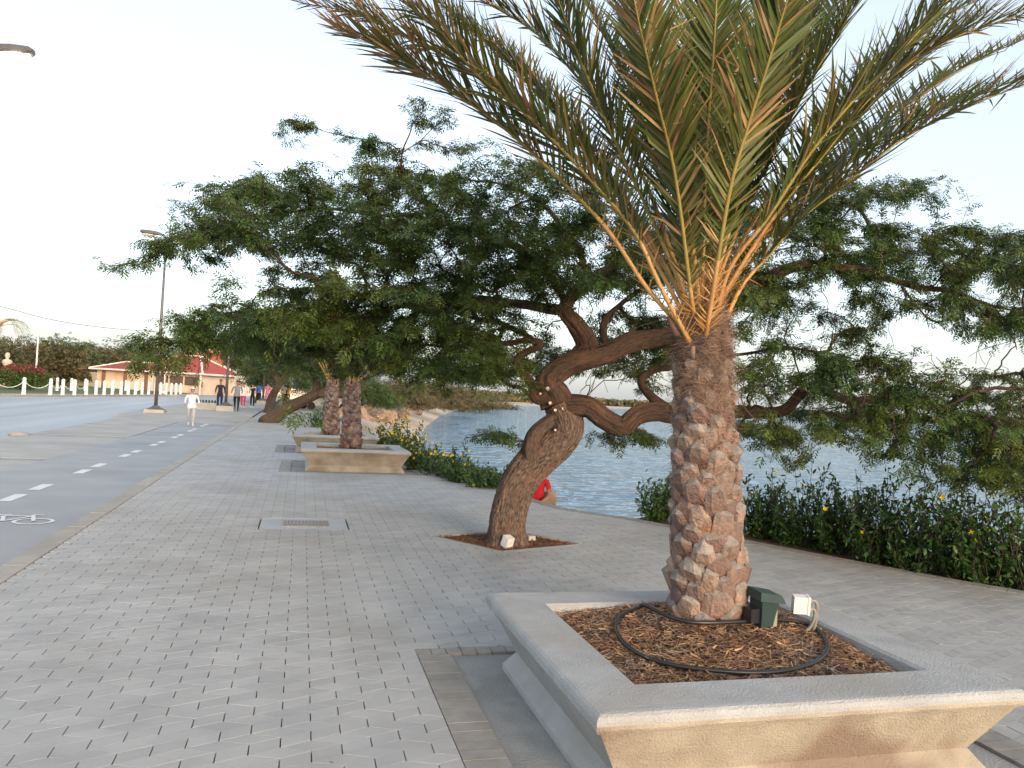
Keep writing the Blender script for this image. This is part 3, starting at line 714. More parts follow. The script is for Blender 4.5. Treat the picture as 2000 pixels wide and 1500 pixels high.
# floodlight
fp = P(1488, 1226, .47); fl = empty('floodlight', tuple(fp), 'dark green floodlight tilted up beside the palm trunk', 'floodlight')
def orient(pts, o, rz, tilt=0.0, sc=1.0):
    m_ = Matrix.Rotation(rz, 3, 'Z') @ Matrix.Rotation(tilt, 3, 'X'); return [tuple(np.array(o)+np.array(m_ @ Vector(p))*sc) for p in pts]
def obox(b, o, rz, tilt, c, d, m=0, tp=(1,1)):
    pts = []
    for e in (-1, 1):
        for a, k in ((-1,-1),(1,-1),(1,1),(-1,1)):
            s_ = tp[0] if e > 0 else 1; pts.append((c[0]+a*d[0]/2*s_, c[1]+k*d[1]/2*s_, c[2]+e*d[2]/2))
    b.add(orient(pts, o, rz, tilt), [(0,3,2,1),(4,5,6,7),(0,1,5,4),(1,2,6,5),(2,3,7,6),(3,0,4,7)], m)
q = MB(); q.add(orient([(-.055,-.055,.0),(.035,-.055,.0),(.05,-.055,.06),(.075,-.055,.13),(.075,-.055,.17),(-.055,-.055,.17),(-.055,.055,.0),(.035,.055,.0),(.05,.055,.06),(.075,.055,.13),(.075,.055,.17),(-.055,.055,.17)], fp+np.array([0,0,.02]), .15, .0),
      [(0,1,2,3,4,5),(11,10,9,8,7,6),(0,6,7,1),(1,7,8,2),(2,8,9,3),(3,9,10,4),(4,10,11,5),(5,11,6,0)]); q.build('housing', 'flood', fl)
q = MB(); q.add(orient([(-.085,-.075,.165),(.115,-.075,.135),(.12,.075,.145),(-.08,.075,.175),(-.075,-.065,.215),(.09,-.065,.185),(.095,.065,.195),(-.07,.065,.225)], fp+np.array([0,0,.02]), .15), [(0,3,2,1),(4,5,6,7),(0,1,5,4),(1,2,6,5),(2,3,7,6),(3,0,4,7)]); q.build('visor', 'flood', fl)
q = MB(); obox(q, fp, .15, 0, (-.085,.0,.085), (.07,.075,.085)); q.build('ballast_box', 'hose', fl)
q = MB(); obox(q, fp, .15, 0, (.075,.02,.06), (.05,.08,.11)); q.build('lens', 'glass', fl)
q = MB(); obox(q, fp, .15, 0, (.0,.0,-.02), (.035,.035,.08)); q.build('ground_spike', 'flood', fl)
# junction box on two conduits
jp = P(1578, 1238, .43); jb = empty('junction_box', tuple(jp), 'white plastic junction box on two bent grey conduits in the mulch', 'junction box')
bx_ = Q(1562, 1180, np.dot(jp-C0, FWD)-.02)
q = MB(); obox(q, bx_, -.35, .1, (0,0,0), (.085,.062,.105)); q.build('box', 'plastic', jb)
q = MB(); obox(q, bx_, -.35, .1, (.048,-.0,.0), (.014,.07,.112)); q.build('lid', 'plastic', jb)
for k, dz in enumerate((.026, -.026)):
    st = np.array(orient([(.052,-.01,dz)], bx_, -.35, .1)[0]); q = MB()
    q.tube([st-np.array([.015,0,0]), st+np.array([.014,-.003,0])], .020, 10); q.build('gland', 'conduit', jb, smooth=True)
    en = jp+np.array([.03-.055*k, .01*k, -.05]); q = MB()
    q.tube(catmull([st, st+np.array([.035,-.008,.002]), st+np.array([.05-.012*k,-.012,-.035]), (st+en)/2+np.array([.03,-.01,-.0]), en+np.array([0,0,.05]), en], 26), .0105, 8); q.build('conduit', 'conduit', jb, smooth=True)
q = MB(); q.tube(catmull([bx_+np.array([-.04,0,-.045]), bx_+np.array([-.12,.02,-.075]), fp+np.array([.09,.05,.03]), fp+np.array([.02,.06,.02])], 16), .007, 7); q.build('cable', 'hose', jb, smooth=True)

# ------------------------------------------------------------------ feathery trees
def grow(limbs, attract, step=.16, jitter=.035, droop=.05, tip=.0035, expo=2.2):
    """limbs: list of (points, radii). attract: (N,3). Connects every attractor to the nearest wood; returns chains with radii."""
    pos = []; dirs = []; par = []; chains = []; src_ = []
    fixed = {}
    for pts, rads in limbs:
        ids = []
        for i, p in enumerate(pts):
            ids.append(len(pos)); pos.append(p); t = np.array(pts[min(i+1, len(pts)-1)])-np.array(pts[max(i-1, 0)])
            dirs.append(t/(np.linalg.norm(t)+1e-9)); par.append(len(pos)-2 if i else -1); fixed[len(pos)-1] = rads[i]
    cap = len(pos)+len(attract)*40; A = np.zeros((cap, 3)); D = np.zeros((cap, 3)); n = len(pos)
    A[:n] = pos; D[:n] = dirs; n0 = n; flow = np.zeros(cap)
    md = np.array([np.min(np.sum((A[:n]-a)**2, 1)) for a in attract]); parent = {i: par[i] for i in range(n)}
    for ai in np.argsort(md):
        a = attract[ai]; dv = a-A[:n]; ds = np.sqrt(np.sum(dv*dv, 1))+1e-6
        cosv = np.sum(dv*D[:n], 1)/ds; i = int(np.argmin(ds*(1.35-.6*cosv))); d = ds[i]
        k = max(2, int(d/step)+1); p0 = A[i]; t0 = D[i]*d*.45; ids = [i]
        for q_ in range(1, k+1):
            s = q_/k; base = p0*(1-s)**2+2*(p0+t0+np.array([0,0,droop*d]))*s*(1-s)+a*s*s
            if q_ < k: base = base+rng.normal(0, jitter, 3)*min(1, d)
            A[n] = base; dd = base-A[ids[-1]]; D[n] = dd/(np.linalg.norm(dd)+1e-9); parent[n] = ids[-1]; ids.append(n); n += 1
        chains.append(ids); src_.append(int(ai))
        j = n-1
        while j >= n0 and j != -1:
            flow[j] += 1; j = parent[j]
    rad = tip*np.maximum(flow, 1)**(1/expo)
    grow.src = src_
    return A[:n], D[:n], chains, rad[:n], n0
def twigs_mesh(name, A, chains, rad, m, parent, n0, maxr=.05):
    b = MB()
    for ids in chains:
        r = [min(maxr, rad[i]) for i in ids]
        if ids[0] < n0: r[0] = r[1]*1.1
        else: r[0] = min(r[0], r[1]*1.15)
        sides = 5 if r[0] > .012 else 3
        b.tube([A[i] for i in ids], r, sides, cap=False)
    return b.build(name, m, parent, smooth=True)
def feather_leaves(name, A, D, chains, m, parent, per=9, size=.085, npin=4, spread=.10, width=.30, last=4, hang=.25, leafw=.012, slen=.15):
    O = []; DR = []
    for ids in chains:
        tail = ids[-last:]
        for i in tail:
            O.append(A[i]); DR.append(D[i])
    O = np.repeat(np.array(O), per, 0); DR = np.repeat(np.array(DR), per, 0); n = len(O)
    O = O-DR*(rng.random(n)*slen)[:,None]+rng.normal(0, spread, (n,3))*np.array([1,1,.6])
    lat = nrm(np.cross(DR, np.array([0,0,1.0])+rng.normal(0,.25,(n,3))))*rng.choice([-1.0,1.0],n)[:,None]
    d = nrm(DR*rng.uniform(.2,1.0,n)[:,None]+lat*rng.uniform(.2,1.1,n)[:,None]+np.array([0,0,1.0])*rng.normal(-hang,.25,n)[:,None]); up = nrm(rng.normal(0,.35,(n,3))+np.array([0,0,1.0]))
    sd_ = nrm(np.cross(d, up)); up = np.cross(sd_, d); sz = size*rng.uniform(.6,1.3,n)
    # feather: pairs of narrow pinnae along a stalk; each leaf one ribbon pair set
    V = []
    for k in range(npin):
        x = (k+.7)/npin
        for s in (-1, 1):
            o = O+d*(sz*x)[:,None]; e = nrm(sd_*s+d*.55+up*rng.normal(.0,.18,n)[:,None]-np.array([0,0,.25])); L = sz*(.62-.25*abs(x-.5)); wv = d*leafw*.5*(sz/size)[:,None]*1.0
            V.append(np.stack([o-wv*.6, o+e*(L*.5)[:,None]-wv, o+e*L[:,None], o+e*(L*.5)[:,None]+wv], 1))
    V = np.stack(V, 1).reshape(-1, 4, 3)
    return tag(quads(name, V, m, parent), kind='stuff')

# --- the big tree over the promenade
tb = P(988,1056); tree = empty('feather_leaved_tree', tuple(tb), 'gnarled spreading tree with a twisted brown trunk in a square soil pit', 'tree')
def L3(pts): return [Q(*p) for p in pts]
trunk_px = [(988,1066,9.5),(989,1035,9.5),(994,1000,9.52),(1010,950,9.55),(1046,903,9.6),(1083,870,9.62),(1104,842,9.62),(1103,815,9.6),(1090,788,9.6)]
limbs_px = {
 'stem':  ([(1050,915,9.52),(1040,880,9.46),(1044,852,9.46),(1062,830,9.5),(1088,812,9.56)], .105, .10),
 'A': ([(1090,800,9.6),(1120,793,9.55),(1152,796,9.5),(1182,822,9.45),(1213,833,9.45),(1246,812,9.5),(1282,806,9.55),(1318,812,9.6),(1380,812,9.6),(1440,806,9.5),(1526,803,9.4),(1563,770,9.35),(1590,757,9.3),(1627,770,9.25),(1671,783,9.2),(1739,775,9.1),(1795,785,9.0),(1888,814,8.9),(2000,829,8.8),(2090,850,8.7)], .168, .012),
 'A2': ([(1310,808,9.6),(1274,772,9.7),(1253,744,9.8),(1274,726,9.9),(1307,718,10.0),(1370,705,10.1),(1460,690,10.2),(1560,680,10.3),(1660,700,10.4)], .075, .01),
 'B': ([(1088,790,9.6),(1076,762,9.62),(1078,738,9.65),(1105,712,9.65),(1152,697,9.6),(1188,686,9.6),(1246,664,9.65),(1314,652,9.7),(1400,602,9.8),(1488,545,9.9),(1580,520,9.9),(1679,527,9.8),(1776,557,9.7),(1850,568,9.6),(1925,594,9.5),(2010,612,9.4)], .205, .01),
 'C': ([(1135,700,9.65),(1148,672,9.7),(1123,636,9.7),(1103,610,9.7),(1116,580,9.75),(1160,545,9.9),(1230,500,10.1),(1330,450,10.4),(1450,420,10.6),(1600,400,10.8),(1720,385,11)], .15, .008),
 'D': ([(1104,608,9.7),(1060,600,9.6),(1008,592,9.5),(954,590,9.4),(900,588,9.3),(862,610,9.2),(820,592,9.1),(780,597,9.0),(720,624,8.9),(660,620,8.8),(600,612,8.7),(520,618,8.6),(440,622,8.5),(370,635,8.4)], .075, .006),
 'D2': ([(720,624,8.9),(640,606,9.5),(540,606,10.1),(440,612,10.4),(340,638,10.5)], .03, .005),
 'E': ([(1080,780,9.55),(1046,776,9.5),(1037,744,9.5),(1010,711,9.5),(1022,690,9.5),(1050,674,9.45),(1025,664,9.45),(985,670,9.4),(940,668,9.3),(880,678,9.2),(800,672,9.1),(720,668,9.0),(640,660,8.9)], .08, .006),
 'G': ([(1108,596,9.72),(1070,530,10),(1000,480,10.2),(920,450,10.3),(840,425,10.3),(740,420,10.2),(640,410,10.1),(540,420,10),(440,440,9.9),(340,470,9.8)], .06, .005),
 'H': ([(1150,550,9.9),(1120,470,10.2),(1060,400,10.6),(980,360,10.9),(880,345,11.1),(785,335,11.2)], .05, .005),
 'I': ([(1188,686,9.6),(1180,640,9.9),(1205,600,10.4),(1260,560,11),(1330,520,11.5),(1450,500,12),(1600,480,12.4),(1800,470,12.6)], .055, .005),
 'J': ([(1050,674,9.45),(1000,640,10.2),(930,620,11),(840,600,11.6),(740,580,12),(640,575,12.2)], .045, .005),
 'T': ([(785,335,11.2),(783,300,11.2),(798,262,11.2),(806,240,11.2),(832,212,11.2)], .016, .006),
 'T2': ([(783,300,11.2),(815,278,11.25),(845,248,11.3),(880,232,11.35)], .010, .005),
 'T3': ([(783,300,11.2),(755,280,11.1),(700,268,11.0),(640,258,10.9),(590,238,10.8)], .010, .004),
}
def dens(pts, n): return catmull(pts, n)
tmesh = MB(); limbs = []
tp = dens(L3(trunk_px), 130)
tr = list(np.interp(np.linspace(0,1,130), [0,.05,.15,.35,.6,.85,1], [.295,.25,.225,.215,.235,.225,.18]))
tp[0] = tp[0]-np.array([0,0,.12])
def flute(an, L): return 1.05+.06*math.sin(3*an+2.2*L+.6)+.03*math.sin(7*an-1.5*L)+.05*mnoise.noise(Vector((math.cos(an)*2, math.sin(an)*2, L*3)))-.11*abs(mnoise.noise(Vector((math.cos(an+.5*L)*5, math.sin(an+.5*L)*5, L*2.2))))-.10*abs(mnoise.noise(Vector((math.cos(an+.5*L)*10, math.sin(an+.5*L)*10, L*4))))-.06*abs(mnoise.noise(Vector((math.cos(an+.4*L)*22, math.sin(an+.4*L)*22, L*12))))
tmesh.tube(tp, tr, 150, uv=True, fl=flute)
limbs.append((tp[::4], tr[::4]))
lm = MB()
for k, (pts, r0, r1) in limbs_px.items():
    n = max(12, len(pts)*8); pp = dens(L3(pts), n)
    pp = [p+np.array(mnoise.noise_vector(Vector(p)*2.3))*.035*min(1, i/6) for i, p in enumerate(pp)]
    rr = [r0*(1-i/(n-1))**1.2+r1*(i/(n-1))**1.0*1.0 for i in range(n)]
    sd0 = 28 if r0 > .08 else 10
    (tmesh if k == 'stem' else lm).tube(pp, rr, 64 if k in 'ABC' else sd0, uv=True, fl=(lambda an, L: 1+.09*math.sin(2*an+3*L)+.05*math.sin(5*an-4*L)+.04*math.sin(9*an+5*L)+.06*mnoise.noise(Vector((math.cos(an), math.sin(an), L*2.5)))-.12*abs(mnoise.noise(Vector((math.cos(an+.7*L)*4, math.sin(an+.7*L)*4, L*2.4))))))
    limbs.append((pp[::3], rr[::3]))
tmesh.build('trunk', 'bark', tree, smooth=True); lm.build('limbs', 'limbshade', tree, smooth=True)
for (px, py, Z, r) in ((1070,759,9.42,.035),(1056,769,9.44,.022),(1075,787,9.40,.028),(1085,801,9.40,.026),(1100,798,9.40,.022),(1085,840,9.38,.02)):   # sawn-off branch ends
    c = Q(px,py,Z); r = r*.68; q = MB(); q.tube([c+FWD*.14, c+np.array([-.004,-.004,0])], [r*1.25, r], 10); q.build('sawn_knot', 'statue', tree)
canopy = [
 ([(330,478),(395,400),(430,345),(520,335),(600,332),(700,337),(760,322),(850,318),(960,308),(1060,312),(1150,350),(1250,400),(1300,480),(1310,560),(1150,560),(1000,565),(900,550),(820,560),(760,545),(690,520),(640,495),(600,465),(520,462),(470,478),(400,478)], 190, (8.0,12.2)),
 ([(200,518),(260,492),(330,455),(400,425),(420,475),(340,500),(270,522),(205,530)], 420, (9.2,10.2)),
 ([(375,470),(420,470),(415,508),(385,505)], 420, (9.4,10)),
 ([(520,545),(560,522),(620,482),(660,500),(640,535),(560,548)], 900, (8.5,11)),
 ([(640,500),(760,545),(900,550),(900,590),(760,570),(650,550)], 200, (8,12)),
 ([(300,632),(415,575),(520,560),(600,560),(660,552),(760,562),(900,548),(960,562),(980,600),(970,690),(950,740),(930,745),(900,730),(840,735),(760,722),(700,716),(640,695),(560,685),(500,700),(440,690),(400,664),(330,655)], 150, (7.8,11.0)),
 ([(205,655),(300,642),(420,635),(430,665),(300,668),(210,672)], 380, (8.2,8.8)),
 ([(295,655),(345,650),(340,700),(305,735)], 420, (8.2,8.8)),
 ([(640,690),(760,705),(860,720),(960,745),(950,775),(860,755),(760,738),(660,720)], 500, (8.5,11)),
 ([(900,690),(1000,660),(1320,560),(1320,690),(1250,770),(1180,740),(1100,700),(1010,760),(940,800),(960,740)], 300, (10.1,12.6)),
 ([(920,832),(955,792),(1020,775),(1045,800),(1000,830),(960,850)], 420, (9.0,10.0)),
 ([(1140,835),(1200,842),(1320,825),(1320,850),(1230,866),(1150,858)], 300, (9.2,10.5)),
 ([(1300,420),(1480,380),(1600,342),(1700,345),(1790,350),(1780,385),(1640,405),(1700,432),(1850,424),(2000,428),(2090,440),(2090,560),(1950,560),(1850,540),(1780,528),(1650,560),(1560,552),(1440,600),(1300,560)], 210, (8.6,12.6)),
 ([(1790,350),(1862,342),(1830,368),(1780,380)], 500, (10,12)),
 ([(1440,560),(1560,560),(1560,620),(1660,600),(1760,562),(1900,590),(2090,600),(2090,665),(1900,645),(1780,640),(1700,662),(1600,650),(1540,660),(1440,640)], 270, (8.6,12)),
 ([(1440,640),(1560,680),(1620,715),(1680,665),(1780,692),(1830,712),(2090,690),(2090,960),(1980,960),(1900,925),(1800,870),(1700,850),(1640,850),(1560,862),(1500,850),(1440,840)], 290, (8.2,11.6)),
 ([(1450,835),(1500,850),(1562,905),(1535,905),(1450,862)], 330, (8.6,10)),
 ([(1600,850),(1740,850),(1820,900),(1950,960),(2090,1010),(2090,920),(1900,870)], 300, (8.0,9.5)),
 ([(1690,880),(1760,870),(1800,930),(1740,915)], 420, (8.2,9)),
 ([(575,232),(640,235),(740,270),(720,290),(640,275),(600,265)], 330, (10.8,11.2)),
 ([(690,260),(785,262),(770,305),(700,292)], 330, (11,11.4)),
 ([(765,208),(830,186),(885,200),(905,235),(840,228),(800,218)], 300, (11,11.5)),
 ([(810,285),(900,268),(940,282),(870,302)], 330, (11,11.5)),
]
holes = [(1600,592,46,22),(1610,690,55,24),(1840,655,75,32),(1960,740,30,20),(900,745,22,16),(1680,610,26,14),(1500,700,26,14)]
AT = []
for poly, den, (z0, z1) in canopy:
    n = max(2, int(polyarea(poly)/den/4.3)); s = sample_poly(poly, n); ok = np.ones(n, bool)
    for hx, hy, rx, ry in holes: ok &= ((s[:,0]-hx)/rx)**2+((s[:,1]-hy)/ry)**2 > 1
    for a in s[ok]:
        c = Q(a[0], a[1], rng.uniform(z0, z1)); tilt = rng.normal(0, .12, 2)
        for _ in range(6):
            o_ = rng.normal(0, .30 if den < 300 else .2, 2)
            AT.append(c+np.array([o_[0], o_[1], o_@tilt-.35*(o_@o_)+rng.normal(0, .035)]))
NL = len(AT)
for poly, k_, z0, z1 in (([(1440,700),(1700,720),(2090,720),(2090,990),(1900,940),(1700,870),(1440,860)], 520, 8, 11), ([(900,640),(1320,560),(1320,780),(1000,780)], 110, 8.8, 11.5), ([(640,480),(1250,430),(1250,600),(640,600)], 90, 8.5, 12), ([(1440,480),(2090,480),(2090,720),(1440,720)], 130, 8.6, 12)):
    for a in sample_poly(poly, k_): AT.append(Q(a[0], a[1], rng.uniform(z0, z1)))       # bare twigs among the leaves
AT = np.array(AT)
A, D, ch, rad, n0 = grow(limbs, AT, step=.15, jitter=.03, droop=.06)
twigs_mesh('branches', A, ch, rad, 'twig', tree, n0)
feather_leaves('crown', A, D, [c_ for c_, s_ in zip(ch, grow.src) if s_ < NL], 'leaf', tree, per=7, size=.098, npin=3, spread=.05, last=4, hang=.42, leafw=.022)
# tree pit, soil and the things lying in it
pcx = np.mean([p[0] for p in pit]); pcy = np.mean([p[1] for p in pit])
pit_o = sheet('tree_pit', [tuple(p) for p in pit], -.02, 'soil', thick=.1)
n = 1500; xy = sample_poly([tuple(p) for p in pit], n); an = rng.uniform(0,6.28,n); d = np.c_[np.cos(an),np.sin(an),rng.normal(0,.3,n)]*rng.uniform(.008,.035,n)[:,None]
sv = np.c_[-np.sin(an),np.cos(an),rng.normal(0,.4,n)]*.004; c = np.c_[xy, rng.uniform(-.018,.0,n)]
tag(quads('leaf_litter', np.stack([c-d-sv,c+d-sv,c+d+sv,c-d+sv],1), mat('litter',(.26,.10,.05),(.17,.08,.045),9,.9,island=.4), pit_o), kind='stuff')
for i in range(4):
    a, c2 = np.array(pit[i]), np.array(pit[(i+1) % 4]); d = (c2-a)/np.linalg.norm(c2-a); nn = np.array([d[1],-d[0]]); o_ = np.mean(pit, axis=0)
    if np.dot(nn, (a+c2)/2-o_) < 0: nn = -nn
    q = MB(); q.prism([tuple(a), tuple(c2), tuple(c2+nn*.045), tuple(a+nn*.045)][::(-1 if np.cross(d, nn) < 0 else 1)], -.08, .002); q.build('pit_edge', 'kerb', pit_o)
c = P(990,1060,.04); q = MB(); obox(q, c+np.array([0,-.03,.02]), .5, .35, (0,0,0), (.11,.10,.13)); tag(q.build('cable_box', 'plastic'), 'small white box lying against the foot of the twisted trunk', 'box')
c = P(1014,1052,.05); q = MB(); q.tube([c+np.array([-.06,0,.07]), c, c+np.array([.06,-.03,-.075])], .032, 12); tag(q.build('red_pipe', 'redpipe', smooth=True), 'short red plastic pipe leaning at the foot of the trunk', 'pipe')
q = MB(); q.tube(catmull([P(994,1052,.09), P(1000,1044,.12), P(1010,1044,.12)], 10), .009, 7); tag(q.build('white_cable', 'plastic', smooth=True), 'short white cable from the box to the red pipe', 'cable')
c = P(1036,1051,.02); q = MB(); q.box(c+np.array([0,0,.005]), (.11,.08,.055), .3, taper=.9); tag(q.build('concrete_lump', 'slab'), 'pale broken lump of concrete in the soil pit', 'lump')

# --- leaning trees farther along and the scrub on the coast
def small_tree(name, base, trunk_pts, r0, r1, blobs, leafm, label, cat, group, per=5, size=.16, nat=160, barkm='darkbark', leafw=.03, npin=2, step=.3, last=3, hang=.2, sub=None):
    t = empty(name, tuple(base), label, cat, group)
    lim = []; q = MB()
    for k, pts in enumerate(trunk_pts):
        n = 6*len(pts); pp = catmull(pts, n); f = 1 if k == 0 else .6
        rr = [(r0*(1-i/(n-1))+r1*(i/(n-1)))*f for i in range(n)]; q.tube(pp, rr, 14, uv=True, fl=(lambda an, L: 1+.09*math.sin(3*an+L)+.05*math.sin(7*an-2*L)))
        lim.append((pp, rr))
    q.build('trunk', barkm, t, smooth=True)
    AT = []
    for (c, r, w_) in blobs:
        n = int(nat*w_); v = rng.normal(0, 1, (n,3)); v = nrm(v)*(rng.random((n,1))**.45); AT.append(np.array(c)+v*np.array(r))
    AT = np.vstack(AT); A, D, ch, rad, n0 = grow(lim, AT, step=step, jitter=.06, droop=.08, tip=.006)
    twigs_mesh('branches', A, ch, rad, 'twig', t, n0, .08)
    feather_leaves('crown', A, D, ch, leafm, t, per=per, size=size, npin=npin, spread=size*.9, slen=step, last=last, hang=hang, leafw=leafw*1.3)
    return t
b0 = P(525,826)
small_tree('leaning_tree', b0, [[P(516,829,-.08), Q(556,802,36), Q(596,781,35.7), Q(630,765,35.4), Q(672,746,35.2)], [Q(615,772,35.6), Q(618,745,35.8), Q(600,710,36), Q(570,680,36.4)], [Q(625,769,35.4),Q(660,770,35.2),Q(700,772,35)]], .37, .13,
  [(Q(600,700,35.5),(2.2,2.0,1.0),1.4),(Q(700,700,35),(2.0,2.0,1.0),1.2),(Q(520,690,36.5),(1.4,1.8,1.0),.9),(Q(650,730,35),(1.2,1.4,.4),.4)], 'leafcoast', 'leaning tree with a thick trunk slanting right over the pavement edge', 'tree', 'leaning trees along the path', per=5, size=.2, nat=150, leafw=.045)
b1 = P(523,806)
small_tree('leaning_tree', b1, [[P(523,808,-.05), Q(530,780,48.8), Q(543,755,48.5), Q(560,730,48.3), Q(575,705,48)], [Q(548,750,48.4),Q(520,715,48.8),Q(490,690,49.2)]], .30, .12,
  [(Q(520,690,49),(3.0,2.4,1.5),1.5),(Q(480,700,50),(1.6,2.0,1.4),.8),(Q(590,690,48.5),(2.4,2.4,1.4),1.0)], 'leafcoast', 'thinner dark tree leaning right, behind the thick slanting trunk', 'tree', 'leaning trees along the path', per=5, size=.26, nat=150, leafw=.06)
for k, (px, py, Z, rx, rz, lab) in enumerate(((505,716,66,2.2,2.0,'bushy green tree just right of the red-roofed house'),(560,715,72,4.2,2.6,'bushy green tree over the heads of the far walkers'),(640,720,60,4.0,2.4,'bushy green tree behind the far palms'))):
    c = Q(px,py,Z); b_ = np.array([c[0],c[1],-.2])
    small_tree('roadside_tree', b_, [[b_, b_+np.array([.1,0,1.2]), c+np.array([0,0,-.6]), c+np.array([.3,0,.8])]], .22, .06, [(c,(rx,rx*.8,rz),1.3),(c+np.array([rx*.5,0,-.4]),(rx*.5,rx*.5,rz*.7),.4)], 'leafcoast', lab, 'tree', 'bushy trees beyond the far palms', per=6, size=.32, nat=150, leafw=.085)
coastal = [(715,760,50,2.0,1.0,'green shrubby tree hanging over the rocks, right behind the far palms'),(762,760,62,3.0,1.35,'green shrubby tree hanging over the rocks, nearest the water'),(812,764,76,3.4,1.45,'olive shrubby tree on the shore, next beyond the rocks'),
           (852,768,98,4.0,1.8,'olive shrubby tree where the shore bends right'),(890,774,130,5.5,2.0,'low olive tree far along the shore'),(925,780,175,8,2.2,'lowest olive tree, farthest along the shore')]
for px, py, Z, rx, rz, lab in coastal:
    c = Q(px,py,Z); b_ = np.array([c[0]-.5*rx*.3,c[1],-.3]); s_ = Z/60
    small_tree('shore_tree', b_, [[b_, b_+np.array([.1,.1,.5]), c+np.array([-.3,0,-.3]), c+np.array([.4,0,.4])]], .16*s_, .06, [(c,(rx,rx*.9,rz),1.2),(c+np.array([rx*.75,-rx*.3,-rz*.7]),(rx*.6,rx*.5,rz*.4),.5)], 'leafcoast' if Z < 60 else 'leafdry', lab, 'tree', 'trees along the shore', per=5, size=.25*s_**.8, nat=150, leafw=.06*s_**.8, hang=.4)
# far wooded shore: one mass
n = 26000; s = rng.random(n); cx = np.interp(s,[0,.2,.45,.75,1],[52,125,300,560,1500]); cy = np.interp(s,[0,.2,.45,.75,1],[250,372,482,545,660])
hgt = 3.2+2.6*np.array([mnoise.noise(Vector((a*60,3.1,0))) for a in s]); O = np.c_[cx+rng.normal(0,6,n), cy+rng.uniform(0,26,n), -.4+hgt*rng.random(n)**.7*np.interp(s,[0,1],[1,1.6])]
sz = np.interp(s,[0,1],[.55,2.2])*rng.uniform(.6,1.3,n); a1 = nrm(rng.normal(0,1,(n,3)))*sz[:,None]; a2 = nrm(rng.normal(0,1,(n,3)))*sz[:,None]*.8
tag(quads('far_shore_scrub', np.stack([O-a1,O-a2,O+a1,O+a2],1), 'leafdry'), 'low scrub covering the far shore of the bay', 'scrub', kind='stuff')

# ------------------------------------------------------------------ rocks
def rock(c, r, seed, label):
    bm = bmesh.new(); bmesh.ops.create_icosphere(bm, subdivisions=3, radius=1)
    rr = np.random.default_rng(seed); pl = [(nrm(rr.normal(0,1,3)), rr.uniform(.5,.82)) for _ in range(18)]
    for v in bm.verts:
        p = np.array(v.co)
        for nn, dd in pl:
            e = p@nn-dd
            if e > 0: p = p-nn*e*.93
        p = p*(1+.07*mnoise.noise(Vector(p*2.2+seed))+.03*mnoise.noise(Vector(p*6+seed)))
        v.co = Vector(p*np.array(r))
    me = bpy.data.meshes.new('shore_rock'); bm.to_mesh(me); bm.free(); o = link('shore_rock', me, 'rock'); o.location = c; o.rotation_euler = (0,0,rr.uniform(0,6))
    tag(o, label, 'rock', 'boulders on the shore')
for k, (px, py, z, r, lab) in enumerate(((706,835,-.75,(1.0,.9,.75),'pale boulder on the sand, leftmost, half behind the far palm'),(742,826,-.6,(1.3,1.1,.85),'largest pale boulder on the sand beside the far palms'),
   (775,816,-.55,(1.2,1.0,.65),'orange boulder, third from the far palms'),(803,809,-.6,(1.5,1.1,.6),'orange flat boulder at the end of the sand'),(722,808,-.2,(1.1,1.0,.7),'boulder at the top of the bank behind the far palms'),
   (762,800,-.15,(1.2,1.0,.6),'small boulder under the overhanging shore tree'),(690,818,-.2,(.8,.7,.5),'low boulder between the two far palms'),(826,802,-.7,(1.6,1.2,.5),'low reddish boulder where the shore turns'),(845,797,-.75,(2.2,1.5,.55),'farthest reddish boulder on the shore'))):
    rock(tuple(P(px,py-6,z+.25)), tuple(np.array(r)*1.45), 31+k, lab)
q = MB(); _p = [P(600,812,-.1),P(700,812,-.1)]
# dry bank behind the far planters
b = MB(); n_ = 20
for i in range(n_):
    for k in range(n_):
        x = 2.6+1.5*i/(n_-1); y_ = 30+24*k/(n_-1); h = -.24+.3*math.sin(math.pi*i/(n_-1))**1.2*math.sin(math.pi*k/(n_-1))**.6+.06*mnoise.noise(Vector((x*1.5,y_*.7,0))); b.v.append((x,y_,h))
for i in range(n_-1):
    for k in range(n_-1): b.f.append((i*n_+k,(i+1)*n_+k,(i+1)*n_+k+1,i*n_+k+1)); b.m.append(0)
tag(b.build('bank', 'sand', smooth=True), kind='structure')

